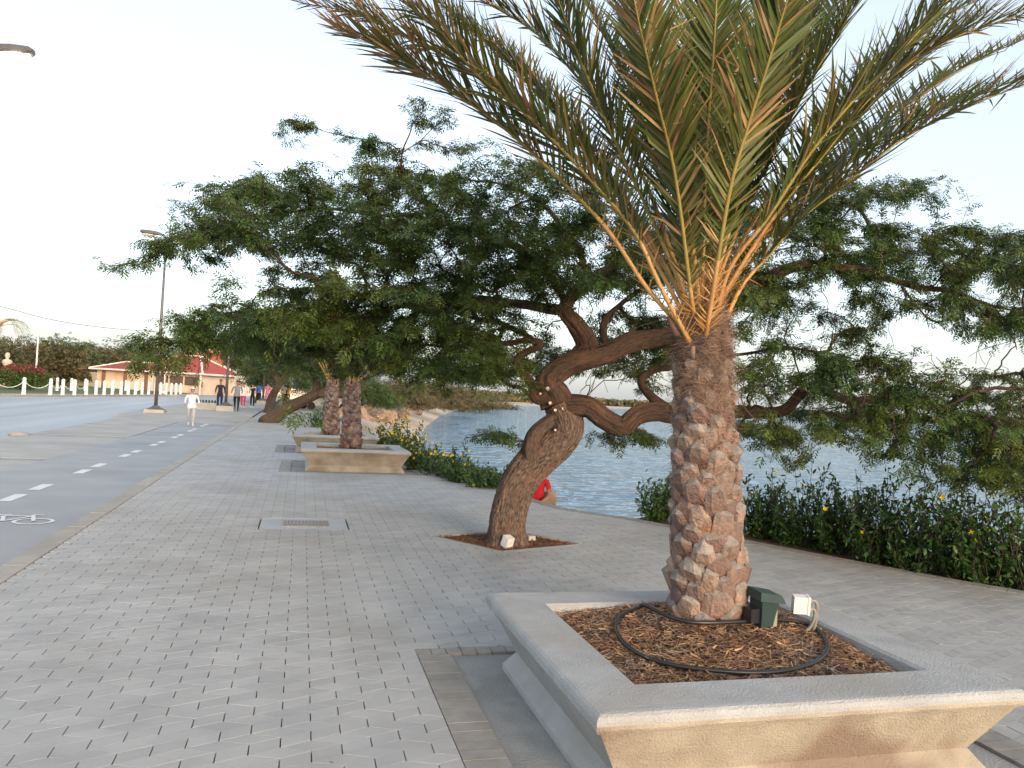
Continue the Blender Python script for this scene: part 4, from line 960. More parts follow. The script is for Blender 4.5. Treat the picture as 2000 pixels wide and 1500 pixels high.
# ------------------------------------------------------------------ flowering shrubs
def shrub(base, h, wd, dp, nst, nleaf, nfl, label, group, size=.05, name='flowering_shrub'):
    t = empty(name, tuple(base), label, 'shrub', group); b = MB(); O = []; DR = []
    for k in range(nst):
        an = rng.uniform(0,6.28); rr = rng.random()**.6; tip = np.array(base)+np.array([math.cos(an)*wd*rr, math.sin(an)*dp*rr, h*(rng.uniform(.35,1.0) if rng.random() > .12 else rng.uniform(1.05,1.35))*(1-.25*rr)])
        st = np.array(base)+np.array([math.cos(an)*wd*rr*.45, math.sin(an)*dp*rr*.45, -.05]); mid = (st+tip)/2+rng.normal(0,.06,3)
        pts = catmull([st, mid, tip], 9); b.tube(pts, [.006*(1-.6*i/8)+.0012 for i in range(9)], 3, cap=False)
        for i in range(1, 9):
            O.append(pts[i]); DR.append(pts[i]-pts[i-1])
    b.build('stems', 'twig', t)
    O = np.array(O); DR = nrm(np.array(DR)); idx = rng.integers(0, len(O), nleaf); o = O[idx]+rng.normal(0,.035,(nleaf,3)); dr_ = DR[idx]
    d = nrm(dr_*.5+rng.normal(0,.7,(nleaf,3))+np.array([0,0,.12])); sd_ = nrm(np.cross(d, rng.normal(0,.5,(nleaf,3))+np.array([0,0,1.0]))); sz = size*rng.uniform(.7,1.45,nleaf)
    nn = np.cross(sd_, d); V = np.zeros((nleaf,4,2,3))
    for s in range(4):
        x = s/3; c = o+d*(sz*x)[:,None]-nn*(sz*.18*x*x)[:,None]; ww = (sz*[.05,.19,.16,.01][s])[:,None]; V[:,s,0] = c-sd_*ww; V[:,s,1] = c+sd_*ww
    tag(strips('foliage', V, 'shrub', t), kind='stuff')
    for k in range(nfl):                                    # trumpet flowers with five petals
        tip = O[rng.integers(0, len(O))] if rng.random() < .4 else O[(rng.integers(0, nst))*8+7]
        c = tip+rng.normal(0,.04,3)+np.array([0,-.07,.04]); fd = nrm(np.array([rng.normal(0,.4), -1.0, rng.normal(.3,.4)])); u_ = nrm(np.cross(fd,[0,0,1.0])); v_ = np.cross(u_, fd)
        r = rng.uniform(.03,.042); q = MB(); q.v.append(tuple(c-fd*.02))
        for j in range(10):
            a = j*math.pi/5; rr = r if j % 2 == 0 else r*.55; q.v.append(tuple(c+(u_*math.cos(a)+v_*math.sin(a))*rr+fd*(.012 if j % 2 == 0 else .004)))
        for j in range(10): q.f.append((0,1+j,1+(j+1) % 10)); q.m.append(0)
        q.build('flower', 'flower', t)
# right-hand hedge along the sea wall: centres a little outside the paving edge
hedge_px = [(1290,1018),(1480,1052),(1560,1068),(1640,1084),(1720,1104),(1800,1120),(1880,1136),(1960,1150),(2050,1165)]
hl = ['green shrub with one yellow flower left of the near palm trunk','green hedge shrub just right of the near palm trunk','hedge shrub, second to the right of the palm trunk','hedge shrub with yellow blooms near its top, third right of the palm',
      'hedge shrub with a yellow bloom low down, fourth right of the palm','hedge shrub, fifth right of the palm trunk','dense hedge shrub under the hanging branches, sixth right of the palm','hedge shrub near the right edge of the picture','rightmost hedge shrub, cut by the picture edge']
for k, (px, py) in enumerate(hedge_px):
    g = P(px,py)+np.array([.30,.32,-.03]); hgt = [.72,.82,1.0,.86,1.02,.92,1.05,.95,1.1][k]
    shrub(g, hgt*rng.uniform(.85,1.15), .55, .4, 60, 2200, [2,3,3,6,5,4,4,4,3][k], hl[k], 'flowering shrubs along the sea wall', .070)
sheet('planting_bed', [(5.12,11.2),(6.3,9.15),(7.0,7.85),(7.75,6.7),(10.4,3.1),(11.4,3.2),(8.65,7.15),(7.45,8.8),(6.9,10.1),(5.85,11.8)], -.035, 'soil', thick=.28)
far_px = [(735,868,.95,60),(765,882,.9,55),(800,905,.72,45),(845,918,.6,28),(885,930,.42,7),(925,940,.42,4)]
fl_ = ['shrub thick with yellow flowers, at the right rim of the far planter','shrub thick with yellow flowers, second from the far planter','yellow flowering shrub, third from the far planter','yellow flowering shrub, fourth from the far planter','low green shrub with few yellow flowers, next to last before the tree','small green shrub, last in the row before the twisted tree']
for k, (px, py, hgt, nf) in enumerate(far_px):
    g = P(px,py+14)+np.array([.35,.3,-.03]); shrub(g, hgt, .62, .5, 44, 1700, nf, fl_[k], 'yellow flowering shrubs by the far planters', .075)
sheet('planting_bed', [(3.05,16.5),(3.75,15.25),(4.15,15.6),(4.7,17.4),(4.2,19.5),(3.65,24),(3.6,30),(2.65,30),(2.6,20),(2.7,17.7)], -.035, 'soil', thick=.28)
shrub(P(622,838)+np.array([.2,1.5,-.02]), .95, .8, .6, 40, 1500, 7, 'olive shrub with small yellow flowers behind the farthest planter', 'yellow flowering shrubs by the far planters', .09)

# ------------------------------------------------------------------ people
def skin_body(bones, joints, radii, root):
    me = bpy.data.meshes.new('body'); me.from_pydata([tuple(j) for j in joints], bones, []); o = bpy.data.objects.new('tmp', me); COL.objects.link(o)
    md = o.modifiers.new('Skin', 'SKIN'); md.use_smooth_shade = True; md.branch_smoothing = .3
    for i, r in enumerate(radii):
        me.skin_vertices[0].data[i].radius = r if hasattr(r, '__len__') else (r, r)
    for i in range(len(joints)): me.skin_vertices[0].data[i].use_root = (i == root)
    sb = o.modifiers.new('Sub', 'SUBSURF'); sb.levels = 2; sb.render_levels = 2
    dg = bpy.context.evaluated_depsgraph_get(); out = bpy.data.meshes.new_from_object(o.evaluated_get(dg)); bpy.data.objects.remove(o); return out
def person(loc, rz, ht, top, legs, label, skin='skin', shoes='shoedark', hair='short', sleeve='long', walk=.0, arms=(0.1,-.1), cap=None, seated=False, wide=1.0, glasses=False, bent=.25, legside=None):
    s = ht/1.75
    # y forward is -Y in the local frame (faces the viewer at rz = 0)
    hipz = .92 if not seated else .12
    J = {}; J['pelvis'] = (0,0,hipz); J['waist'] = (0,.0,hipz+.16); J['chest'] = (0,-.01,hipz+.38); J['neck0'] = (0,0,hipz+.53); J['neck1'] = (0,-.02,hipz+.60); J['head0'] = (0,-.03,hipz+.67); J['head1'] = (0,-.035,hipz+.75); J['crown'] = (0,-.02,hipz+.82)
    RD = dict(pelvis=(.15*wide,.115*wide), waist=(.13*wide,.10*wide), chest=(.15*wide,.105*wide), neck0=(.075,.065), neck1=.048, head0=(.068,.085), head1=(.072,.092), crown=(.05,.062))
    TG = {}; ED = [('pelvis','waist'),('waist','chest'),('chest','neck0'),('neck0','neck1'),('neck1','head0'),('head0','head1'),('head1','crown')]
    for sd_, nm in ((-1,'r'),(1,'l')):
        w_ = walk*sd_
        if not seated:
            J['hip'+nm] = (sd_*.095*wide,0,.86); J['knee'+nm] = (sd_*.10,-.22*w_-.03,.49+.01*abs(w_)); J['ank'+nm] = (sd_*.095,-.40*w_+.03+(.10 if w_ < 0 else 0),.10+(.06 if w_ < 0 else 0)); J['toe'+nm] = (sd_*.105,-.40*w_-.14+(.10 if w_ < 0 else 0),.035+(.02 if w_ < 0 else 0))
        else:
            J['hip'+nm] = (sd_*.10,-.03,hipz-.01); J['knee'+nm] = (sd_*.13,-.44,hipz+.03); J['ank'+nm] = (sd_*.12,-.46,hipz-.38); J['toe'+nm] = (sd_*.13,-.60,hipz-.43)
        RD.update({'hip'+nm:.095*wide,'knee'+nm:.062,'ank'+nm:.042,'toe'+nm:(.042,.03)})
        sw = arms[0] if sd_ < 0 else arms[1]; sh = hipz+.49
        J['sho'+nm] = (sd_*.165*wide,0,sh); J['elb'+nm] = (sd_*(.225*wide+.01),-sw*.5+.03,sh-.27); J['wri'+nm] = (sd_*(.22*wide+.0),-sw-.06-bent*.45,sh-.50+bent*.35); J['han'+nm] = (sd_*(.205*wide),-sw-.10-bent*.6,sh-.58+bent*.45)
        if seated: J['elb'+nm] = (sd_*.25,-.07,sh-.25); J['wri'+nm] = (sd_*.16,-.30,sh-.36); J['han'+nm] = (sd_*.08,-.36,sh-.38)
        RD.update({'sho'+nm:.062,'elb'+nm:.043,'wri'+nm:.031,'han'+nm:(.036,.022)})
        ED += [('pelvis','hip'+nm),('hip'+nm,'knee'+nm),('knee'+nm,'ank'+nm),('ank'+nm,'toe'+nm),('chest','sho'+nm),('sho'+nm,'elb'+nm),('elb'+nm,'wri'+nm),('wri'+nm,'han'+nm)]
    names = list(J); ix = {k:i for i,k in enumerate(names)}
    me = skin_body([(ix[a],ix[b_]) for a,b_ in ED], [J[k] for k in names], [RD[k] for k in names], ix['pelvis'])
    mats = [MT[skin], top, legs, MT[shoes]]
    seg = [(np.array(J[a]), np.array(J[b_]), a, b_) for a,b_ in ED]
    for m_ in mats: me.materials.append(m_)
    for f in me.polygons:
        c = np.array(f.center); best = None
        for a, b_, na, nb in seg:
            ab = b_-a; t = np.clip((c-a)@ab/(ab@ab), 0, 1); d = np.linalg.norm(c-a-ab*t)-.05*(nb[:3] in ('wai','che','hip','nec') )
            if best is None or d < best[0]: best = (d, na, nb, t)
        _, na, nb, t = best; mi = 1
        if nb.startswith(('knee','ank')) or (nb.startswith('hip') and not seated): mi = 2
        if nb.startswith('toe'): mi = 3
        if na.startswith('ank') or (nb.startswith('ank') and t > .93): mi = 3
        if nb in ('neck1','head0','head1','crown'): mi = 0
        if nb.startswith(('wri',)): mi = 1 if (sleeve == 'long' and t < .85) else 0
        if nb.startswith('han'): mi = 0
        if nb.startswith('elb') and sleeve == 'none': mi = 0
        if nb.startswith('elb') and sleeve == 'short' and t > .6: mi = 0
        if nb == 'waist' and c[2] < hipz+.0 and not seated: mi = 2
        if nb == 'hipl' or nb == 'hipr':
            mi = 2 if c[2] < hipz-.06 else 1
        f.material_index = mi; f.use_smooth = True
    ob = bpy.data.objects.new('person', me); COL.objects.link(ob); ob.location = loc; ob.rotation_euler = (0,0,rz); ob.scale = (s,s,s)
    tag(ob, label, 'person', 'people walking along the path' if not seated else None)
    hz = hipz+.77
    q = MB()
    if hair:
        bm = bmesh.new(); bmesh.ops.create_uvsphere(bm, u_segments=16, v_segments=10, radius=1)
        for v in bm.verts: v.co = Vector((v.co.x*.083, v.co.y*.102-.015, v.co.z*.10+hz-.0))
        for v in [v for v in bm.verts if v.co.z < hz-.035 and v.co.y < .015]: bm.verts.remove(v)
        for v in [v for v in bm.verts if v.co.y < -.075 and v.co.z < hz+.03]: bm.verts.remove(v)
        if hair == 'long':
            for v in bm.verts:
                if v.co.y > .0 and v.co.z < hz: v.co.z -= .16; v.co.x *= 1.1
        m_ = bpy.data.meshes.new('hair'); bm.to_mesh(m_); bm.free()
        for f in m_.polygons: f.use_smooth = True
        o = link('hair', m_, 'hair'); o.parent = ob
    q = MB(); q.add([(-.012,-.115,hz-.055),(.012,-.115,hz-.055),(0,-.135,hz-.05),(0,-.112,hz-.01)], [(0,1,2),(0,2,3),(1,3,2)]); o = q.build('nose', skin); o.parent = ob
    for sx in (-1,1):
        if not glasses: q = MB(); q.lathe((sx*.032,-.118,hz-.01), [(.002,-.006),(.009,0),(.002,.006)], 8); o = q.build('eye', 'hair'); o.parent = ob
        q = MB(); q.lathe((sx*.085,-.02,hz-.02), [(.004,-.03),(.013,-.01),(.015,.012),(.005,.028)], 8); o = q.build('ear', skin); o.parent = ob
    q = MB(); q.box((0,-.119,hz-.078), (.045,.008,.010)); o = q.build('mouth', 'redpipe'); o.parent = ob
    if glasses:
        q = MB(); q.box((0,-.122,hz-.005), (.135,.018,.042)); o = q.build('sunglasses', 'hose'); o.parent = ob
    if cap:
        q = MB(); q.lathe((0,-.012,hz+.012), [(.09,0),(.092,.03),(.084,.065),(.05,.09),(.01,.097)], 16); q.add([(-.075,-.08,hz+.035),(.075,-.08,hz+.035),(.055,-.175,hz+.022),(-.055,-.175,hz+.022),(-.075,-.08,hz+.047),(.075,-.08,hz+.047),(.055,-.175,hz+.03),(-.055,-.175,hz+.03)], [(0,1,2,3),(4,7,6,5),(0,3,7,4),(1,5,6,2),(3,2,6,7),(0,4,5,1)])
        o = q.build('cap', cap, smooth=False); o.parent = ob
    return ob
cw = cloth('white_cloth',(.75,.74,.74)); cg = cloth('grey_cloth',(.24,.24,.26)); cb = cloth('black_cloth',(.015,.015,.018)); cn = cloth('navy_cloth',(.02,.025,.05)); cp = cloth('pink_cloth',(.68,.22,.36)); ch_ = cloth('hot_pink',(.58,.03,.13))
cy_ = cloth('yellow_cloth',(.75,.45,.02)); cbl = cloth('blue_cloth',(.05,.17,.45)); cr = cloth('red_cloth',(.50,.015,.02)); clg = cloth('light_grey_cloth',(.42,.41,.40))
def W(px,py,z): return tuple(P(px,py,z))
g = P(372,833,-.12); person((g[0],g[1],pz(g[1])), .12, 1.55, cw, clg, 'woman in white hoodie, white cap and sunglasses walking towards the camera', 'skinlight', 'shoe', 'short', walk=.42, arms=(.12,-.18), cap='white', glasses=True, wide=1.28, bent=.35)
person(W(428,801,.05), 0, 1.80, cn, cn, 'person in a dark navy outfit walking, left of the man in a grey T-shirt', 'skin', 'shoedark', 'short', walk=.15, wide=1.05)
person(W(461,803,.05), 0, 1.78, cg, cb, 'man in a grey T-shirt and black trousers walking towards the camera', 'skin', 'shoedark', 'short', sleeve='short', walk=.2, wide=1.22, bent=.5)
person(W(474,797,.05), 0, 1.66, cw, ch_, 'person in a white T-shirt and bright pink trousers', 'skinlight', 'shoe', 'short', sleeve='short', walk=.35, wide=1.1, bent=.5)
person(W(492,797,.05), 0, 1.62, cn, cb, 'woman in a navy sleeveless top and black trousers', 'skinlight', 'shoe', 'short', sleeve='none', walk=.3, wide=1.0, bent=.5)
person(W(505,788,.05), 3.1, 1.78, cbl, cb, 'person in a blue top and black trousers seen from behind', 'skin', 'shoedark', 'long', sleeve='short', walk=.2, bent=.3)
person(W(521,790,.05), 3.0, 1.80, cp, cp, 'person dressed all in pink seen from behind', 'skinlight', 'shoe', 'short', sleeve='short', walk=.25, wide=1.1)
person(W(554,787,.05), 3.1, 1.75, clg, cb, 'person in a pale grey top and black shorts beside the one in yellow', 'skin', 'shoe', 'short', sleeve='short', walk=.2, wide=1.05)
person(W(562,787,.05), 3.1, 1.70, cy_, cb, 'person in a yellow top with long dark hair', 'skin', 'shoedark', 'long', sleeve='short', walk=.2)
# the person in red sits on the steps just over the edge
sp = P(1041,985,0); sp = sp+np.array([.25,.85,0]); 
person((sp[0]+.06,sp[1]-.1,-.27), -.55, 1.72, cr, clg, 'person in a red T-shirt sitting by the water behind the twisted trunk', 'skin', 'shoe', 'short', sleeve='short', seated=True, bent=.4)
b = MB()
for k in range(3): b.prism([(4.2+.42*k*.9,12.3+.15*k),(4.62+.42*k*.9,12.45+.15*k),(4.15+.42*k*.9,15.3+.1*k),(3.75+.42*k*.9,15.2+.1*k)], -1.4, -.36-.33*k)
tag(b.build('sea_steps', 'slab'), 'concrete steps leading down from the promenade to the water', 'steps')
c = P(1076,988,0)+np.array([.25,.75,0]); q = MB(); q.prism([(c[0]-.12,c[1]+.1),(c[0]+.14,c[1]+.1),(c[0]+.14,c[1]+.6),(c[0]-.12,c[1]+.6)], -1.4, .13)
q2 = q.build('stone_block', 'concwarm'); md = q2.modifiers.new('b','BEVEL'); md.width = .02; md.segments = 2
tag(q2, 'tan concrete block at the water edge beside the person in red', 'block')

# ------------------------------------------------------------------ street furniture
def lamp_post(base, hgt, arm, rz, label, lit=False, r=.068):
    p = empty('street_lamp', tuple(base), label, 'lamp', 'grey street lamps along the road')
    bx, by, bz = base
    q = MB(); q.box((bx,by,bz+.14), (.95,.95,.34), 0, taper=.94); q.build('plinth', 'kerb', p)
    q = MB(); q.lathe((bx,by,bz+.30), [(.42,0),(.42,.03),(.2,.14),(.16,.2)], 20); q.build('base_flange', 'steel', p)
    q = MB(); q.tube([(bx,by,bz+.48),(bx,by,bz+hgt*.5),(bx,by,bz+hgt)], [r*1.25,r,r*.62], 14); q.build('pole', 'steel', p, smooth=True)
    d = np.array([math.cos(rz), math.sin(rz), 0]); t = np.array([bx,by,bz+hgt])
    q = MB(); q.tube(catmull([t-np.array([0,0,.1]), t+d*.15+np.array([0,0,.06]), t+d*arm+np.array([0,0,.12])], 8), .04, 8); q.build('arm', 'steel', p, smooth=True)
    n = np.array([-d[1], d[0], 0]); h0 = t+d*arm+np.array([0,0,.12]); q = MB(); L = .95
    secs = [(0,.05,.05,-.04),(.2*L,.12,.08,-.09),(.55*L,.17,.09,-.12),(.92*L,.15,.07,-.10),(L,.10,.03,-.06)]
    for i, (x, wd, up, dn) in enumerate(secs):
        c = h0+d*x+np.array([0,0,.05*x]); q.v += [tuple(c+n*wd+np.array([0,0,dn*.5])), tuple(c+n*wd*.6+np.array([0,0,up])), tuple(c-n*wd*.6+np.array([0,0,up])), tuple(c-n*wd+np.array([0,0,dn*.5])), tuple(c-n*wd*.7+np.array([0,0,dn])), tuple(c+n*wd*.7+np.array([0,0,dn]))]
        if i:
            o = (i-1)*6
            for k in range(6): q.f.append((o+k,o+(k+1)%6,o+6+(k+1)%6,o+6+k)); q.m.append(0)
    q.f += [tuple(range(6)), tuple(reversed(range(24,30)))]; q.m += [0,0]; q.build('lamp_head', 'steel', p)
    q = MB(); c = h0+d*.62*L+np.array([0,0,-.10]); bm = bmesh.new(); bmesh.ops.create_uvsphere(bm, u_segments=14, v_segments=8, radius=1)
    for v in bm.verts: v.co = Vector(c)+Vector(d)*v.co.x*.32+Vector(n)*v.co.y*.14+Vector((0,0,v.co.z*.10))
    me = bpy.data.meshes.new('lens'); bm.to_mesh(me); bm.free(); o = link('lens', me, 'lampon' if lit else 'lampoff'); place(o, p)
    return p
l2 = P(303,811,-.1)
lamp_post((l2[0],l2[1],-.12), 8.9, .25, math.pi, 'tall grey street lamp on a square plinth beside the woman in white')
h1 = Q(72,104,16.6); lamp_post((h1[0]-2.1,h1[1]+.2,-.12), h1[2]-.02, 1.1, -.1, 'lit street lamp whose head juts in at the top left corner', lit=True)
l3 = P(440,803,.05); lamp_post((l3[0],l3[1],.05), 5.9, .25, math.pi, 'street lamp between the navy-clad walker and the man in grey')
l4 = P(513,790,.05); lamp_post((l4[0],l4[1],.05), 6.0, .25, math.pi, 'farthest thin street lamp beside the person in blue')
# concrete stand with a row of dark posts
s0 = P(402,800,0.05); sb = empty('kerb_stand', tuple(s0), 'low concrete block with a row of dark pegs behind the woman in white', 'stand')
q = MB(); q.box((s0[0],s0[1],s0[2]+.2), (1.15,.5,.42)); q.build('block', 'kerb', sb)
for k in range(7):
    q = MB(); q.lathe((s0[0]-.5+k*.165,s0[1]-.05,s0[2]+.41), [(.055,0),(.055,.13),(.04,.16)], 8); q.build('peg', 'flood', sb)
q = MB(); q.box((-7.45,37.2,-.05), (1.6,.28,.16), .1)
# bollards with chains on the island
isl_front = [P(px,773.5,-.1)[:2] for px in (-160,-60,0,46,98,145,200,260,320,360)]
isl = [tuple(p) for p in isl_front]+[(-12.2,112),(-11,150),(-60,150),(-75,80),(-60,62)]
gi = sheet('island', isl, .02, 'grass', thick=.25)
b = MB(); cvk = catmull([(*p,0) for p in isl_front]+[(-12.2,112,0)], 80)
for i in range(79):
    a, c = cvk[i], cvk[i+1]; d = nrm(c-a); n_ = np.array([d[1],-d[0],0]); 
    b.add([tuple(a+n_*-.5+np.array([0,0,.06])),tuple(c+n_*-.5+np.array([0,0,.06])),tuple(c+n_*.02+np.array([0,0,.06])),tuple(a+n_*.02+np.array([0,0,.06])),tuple(a+n_*.06+np.array([0,0,-.13])),tuple(c+n_*.06+np.array([0,0,-.13]))], [(0,3,2,1),(3,4,5,2)])
tag(b.build('island_kerb', 'kerb', smooth=False), kind='structure')
BP = [(.145,0),(.145,.05),(.13,.08),(.118,.86),(.135,.9),(.135,.93),(.10,.96),(.12,1.02),(.125,1.09),(.10,1.16),(.045,1.21)]
front = [-14,46,98,122,145,168,187,203,219,236,250,264,277,290,303,313,324,334,343,352]
ordn = ['leftmost','second','third','fourth','fifth','sixth','seventh','eighth','ninth','tenth','eleventh','twelfth','thirteenth','fourteenth','fifteenth','sixteenth','seventeenth','eighteenth','nineteenth','last']
bol0 = None; tops = []
bme = MB(); bme.lathe((0,0,0), BP, 14); 
for k, px in enumerate(front):
    g = P(px, np.interp(px,[-20,46,98,352],[770,771,772,770.5]), .04)
    if bol0 is None:
        bol0 = bme.build('bollard', 'white', smooth=True); o = bol0
    else: o = bol0.copy(); COL.objects.link(o)
    o.location = (g[0],g[1],.05); tops.append(g)
    tag(o, f'white bollard, {ordn[k]} from the left in the front row on the kerb' if k else 'white bollard of the front row cut by the left picture edge', 'bollard', 'white bollards on the island')
for k in range(5):
    a, c = tops[k].copy(), tops[k+1].copy(); a[2] = c[2] = .98
    q = MB(); pts = [a+(c-a)*t-np.array([0,0,.45*4*t*(1-t)]) for t in np.linspace(0,1,14)]; q.tube(pts, .025, 6)
    tag(q.build('bollard_chain', 'white', smooth=True), f'white chain sagging between the {ordn[k]} and {ordn[k+1]} front bollards', 'chain', 'chains between bollards')
for k, px in enumerate((111,139,166,221,245,268)):
    g = P(px, 763.5, .02); o = bol0.copy(); COL.objects.link(o); o.location = (g[0],g[1],.03)
    tag(o, f'white bollard, {ordn[k]} from the left in the rear row on the grass', 'bollard', 'white bollards on the island')
for k, px in enumerate((392,399,406,412,418,424,452,457)):
    g = P(px, 766, .0); o = bol0.copy(); COL.objects.link(o); o.location = (g[0],g[1],-.02); o.scale = (.8,.8,.8)
    tag(o, f'small far white bollard, {ordn[k]} from the left beyond the house corner', 'bollard', 'far bollards beyond the house')
# poles, wire
def flagpole(px, pyb, pyt, Z, r, label):
    t = Q(px,pyt,Z); p = empty('flagpole', (t[0],t[1],0), label, 'pole', 'white flagpoles'); q = MB(); q.tube([(t[0],t[1],-.1),(t[0],t[1],t[2]*.5),(t[0],t[1],t[2])], [r,r*.9,r*.6], 10); q.build('pole', 'white', p, smooth=True)
    q = MB(); q.lathe((t[0],t[1],t[2]), [(r*.6,0),(r*1.2,.06),(r*1.1,.14),(.01,.2)], 10); q.build('finial', 'white', p)
    q = MB(); q.lathe((t[0],t[1],-.05), [(r*2.2,0),(r*2.2,.25),(r*1.3,.35)], 12); q.build('foot', 'white', p)
flagpole(76,735,638,80,.09,'white flagpole behind the red-leaved bush at the left')
flagpole(327,750,660,84,.085,'white flagpole in front of the red-roofed house')
wp = [Q(-160,560,40),Q(0,598,46),Q(90,622,52),Q(180,637,58),Q(280,646,66),Q(430,652,80),Q(620,655,95)]
q = MB(); q.tube(catmull(wp, 40), .018, 5); tag(q.build('power_line', 'hose'), 'thin dark power line sagging across the sky above the house', 'wire')
# bust on a pedestal
c = Q(13,720,76); z0 = -.1; st = empty('bust_statue', (c[0],c[1],z0), 'pale stone bust on a stepped pedestal at the left edge', 'statue'); zt = Q(13,686,76)[2]
q = MB(); hh = zt-1.75-z0; q.box((c[0],c[1],z0+hh*.4), (1.1,1.1,hh*.8)); q.box((c[0],c[1],z0+hh*.85), (1.35,1.35,hh*.1)); q.box((c[0],c[1],z0+hh*.95+.02), (.8,.8,hh*.14), taper=.75); q.build('pedestal', 'statue', st)
q = MB(); q.lathe((c[0],c[1],z0+hh+.05), [(.25,0),(.2,.12),(.28,.3),(.42,.5),(.46,.68),(.36,.85),(.14,.93),(.12,1.02),(.19,1.12),(.225,1.28),(.215,1.42),(.14,1.55),(.03,1.6)], 16); q.build('bust', 'statue', st, smooth=True)

# ------------------------------------------------------------------ houses
def house(A_, B_, depth, label, specs): pass
def frame(pa, pb_):                        # pa: right front corner, pb_: left front corner
    x = np.array([pb_[0]-pa[0], pb_[1]-pa[1], 0]); L = np.linalg.norm(x); x /= L; y = np.array([-x[1], x[0], 0])
    if y[1] < 0: y = -y
    return np.array([pa[0],pa[1],0]), x, y, L
pa, pb2 = Q(393,728,94), Q(174,720,99); O_, X_, Y_, L_ = frame(pa, pb2)
def hp_(x, y, z): return tuple(O_+X_*x+Y_*y+np.array([0,0,z]))
hs_ = empty('house', tuple(O_+X_*L_/2+Y_*4), 'low peach house with a dark red hipped roof and white trim', 'house')
ez = 2.5; dep = 8.0; rz_ = 4.75; wz = 3.55
def hexa(b, pts, m=0): b.add(pts, [(0,3,2,1),(4,5,6,7),(0,1,5,4),(1,2,6,5),(2,3,7,6),(3,0,4,7)], m)
def hbox(b, x0, x1, y0, y1, z0, z1, m=0): hexa(b, [hp_(x0,y0,z0),hp_(x1,y0,z0),hp_(x1,y1,z0),hp_(x0,y1,z0),hp_(x0,y0,z1),hp_(x1,y0,z1),hp_(x1,y1,z1),hp_(x0,y1,z1)], m)
b = MB(); hbox(b, .6, L_-.5, .8, dep-.8, -.3, ez-.05); b.build('wall', 'peach', hs_)
b = MB(); mL = .68*L_
b.add([hp_(-.2,0,ez),hp_(mL,0,ez),hp_(mL,dep,ez),hp_(-.2,dep,ez),hp_(.20*L_,dep/2,rz_),hp_(.35*L_,dep/2,rz_)], [(0,1,5,4),(1,2,5),(2,3,4,5),(3,0,4)])
b.add([hp_(.5*L_,0.004,ez+.01),hp_(L_,0.004,ez+.01),hp_(L_,dep*.8,ez+.01),hp_(.5*L_,dep*.8,ez+.01),hp_(.5*L_,dep*.4,wz),hp_(.84*L_,dep*.4,wz)], [(0,1,5,4),(1,2,5),(2,3,4,5)])
rf = b.build('roof', 'redroof', hs_)
def capb(p0, p1, r=.13):
    q = MB(); q.tube([np.array(p0), np.array(p1)], r, 6); o = q.build('ridge_cap', 'trim'); place(o, hs_); return o
capb(hp_(.20*L_,dep/2,rz_),hp_(.35*L_,dep/2,rz_)); capb(hp_(-.2,0,ez),hp_(.20*L_,dep/2,rz_)); capb(hp_(.20*L_,dep/2,rz_), hp_(-.2,dep,ez)); capb(hp_(.35*L_,dep/2,rz_),hp_(.585*L_,dep*.42,wz+.05)); capb(hp_(.58*L_,dep*.4,wz),hp_(.84*L_,dep*.4,wz)); capb(hp_(.84*L_,dep*.4,wz),hp_(L_,0,ez))
b = MB(); hbox(b, -.25, L_+.05, -.1, .02, ez-.16, ez+.05); hbox(b, -.32, -.22, -.1, dep, ez-.16, ez+.05); b.build('fascia', 'trim', hs_)
for x in (.90*L_, .70*L_, .51*L_):
    b = MB(); hbox(b, x-.2, x+.2, .58, .79, -.3, ez-.18); b.build('pillar', 'brown', hs_)
for x0, x1 in ((.06,.17),(.19,.30),(.32,.40)):
    b = MB(); hbox(b, x0*L_, x1*L_, .7, .785, 1.0, 2.05); g_ = b.build('grille', 'grille', hs_)
    for t in np.linspace(x0*L_+.15, x1*L_-.15, 5): q = MB(); hbox(q, t-.03, t+.03, .64, .695, 1.0, 2.05); o = q.build('bar', 'brown'); place(o, hs_)
b = MB(); hbox(b, .5*L_, L_-.7, .60, .785, -.3, .9); b.build('low_wall', 'cream', hs_)
for x in (.05, .42*L_): b = MB(); hbox(b, x, x+.12, .05, .17, -.3, ez-.17); b.build('post', 'trim', hs_)
# second house, larger orange roof behind
pa, pb2 = Q(440,712,114), Q(330,709,116); O_, X_, Y_, L2 = frame(pa, pb2)
h2 = empty('house', tuple(O_+X_*L2/2+Y_*4), 'taller house with an orange hipped roof behind the red-roofed one', 'house')
e2 = Q(420,713,114)[2]; b = MB(); hbox(b, .5, L2+1, .6, 7, -.3, e2-.02); b.build('wall', 'cream', h2)
b = MB(); t2 = Q(383,680,118)[2]; b.add([hp_(0,0,e2),hp_(L2*.8,0,e2),hp_(L2*.8,8,e2),hp_(0,8,e2),hp_(L2*.49,4,t2),hp_(L2*.54,4,t2)], [(0,1,5,4),(1,2,5),(2,3,4,5),(3,0,4)])
t3 = Q(345,685,119)[2]; b.add([hp_(L2*.5,.4,e2+.01),hp_(L2*1.3,.4,e2+.01),hp_(L2*1.3,7.6,e2+.01),hp_(L2*.5,7.6,e2+.01),hp_(L2*.6,4,t3),hp_(L2*1.0,4,t3)], [(0,1,5,4),(1,2,5),(2,3,4,5)])
b.build('roof', 'orangeroof', h2)
b = MB(); hbox(b, -.05, L2*.8, -.06, .04, e2-.2, e2+.02); b.build('fascia', 'trim', h2)
for x in (.8, 2.6): b = MB(); hbox(b, x, x+1.0, .52, .59, e2-1.6, e2-.5); b.build('window', 'carglass', h2)
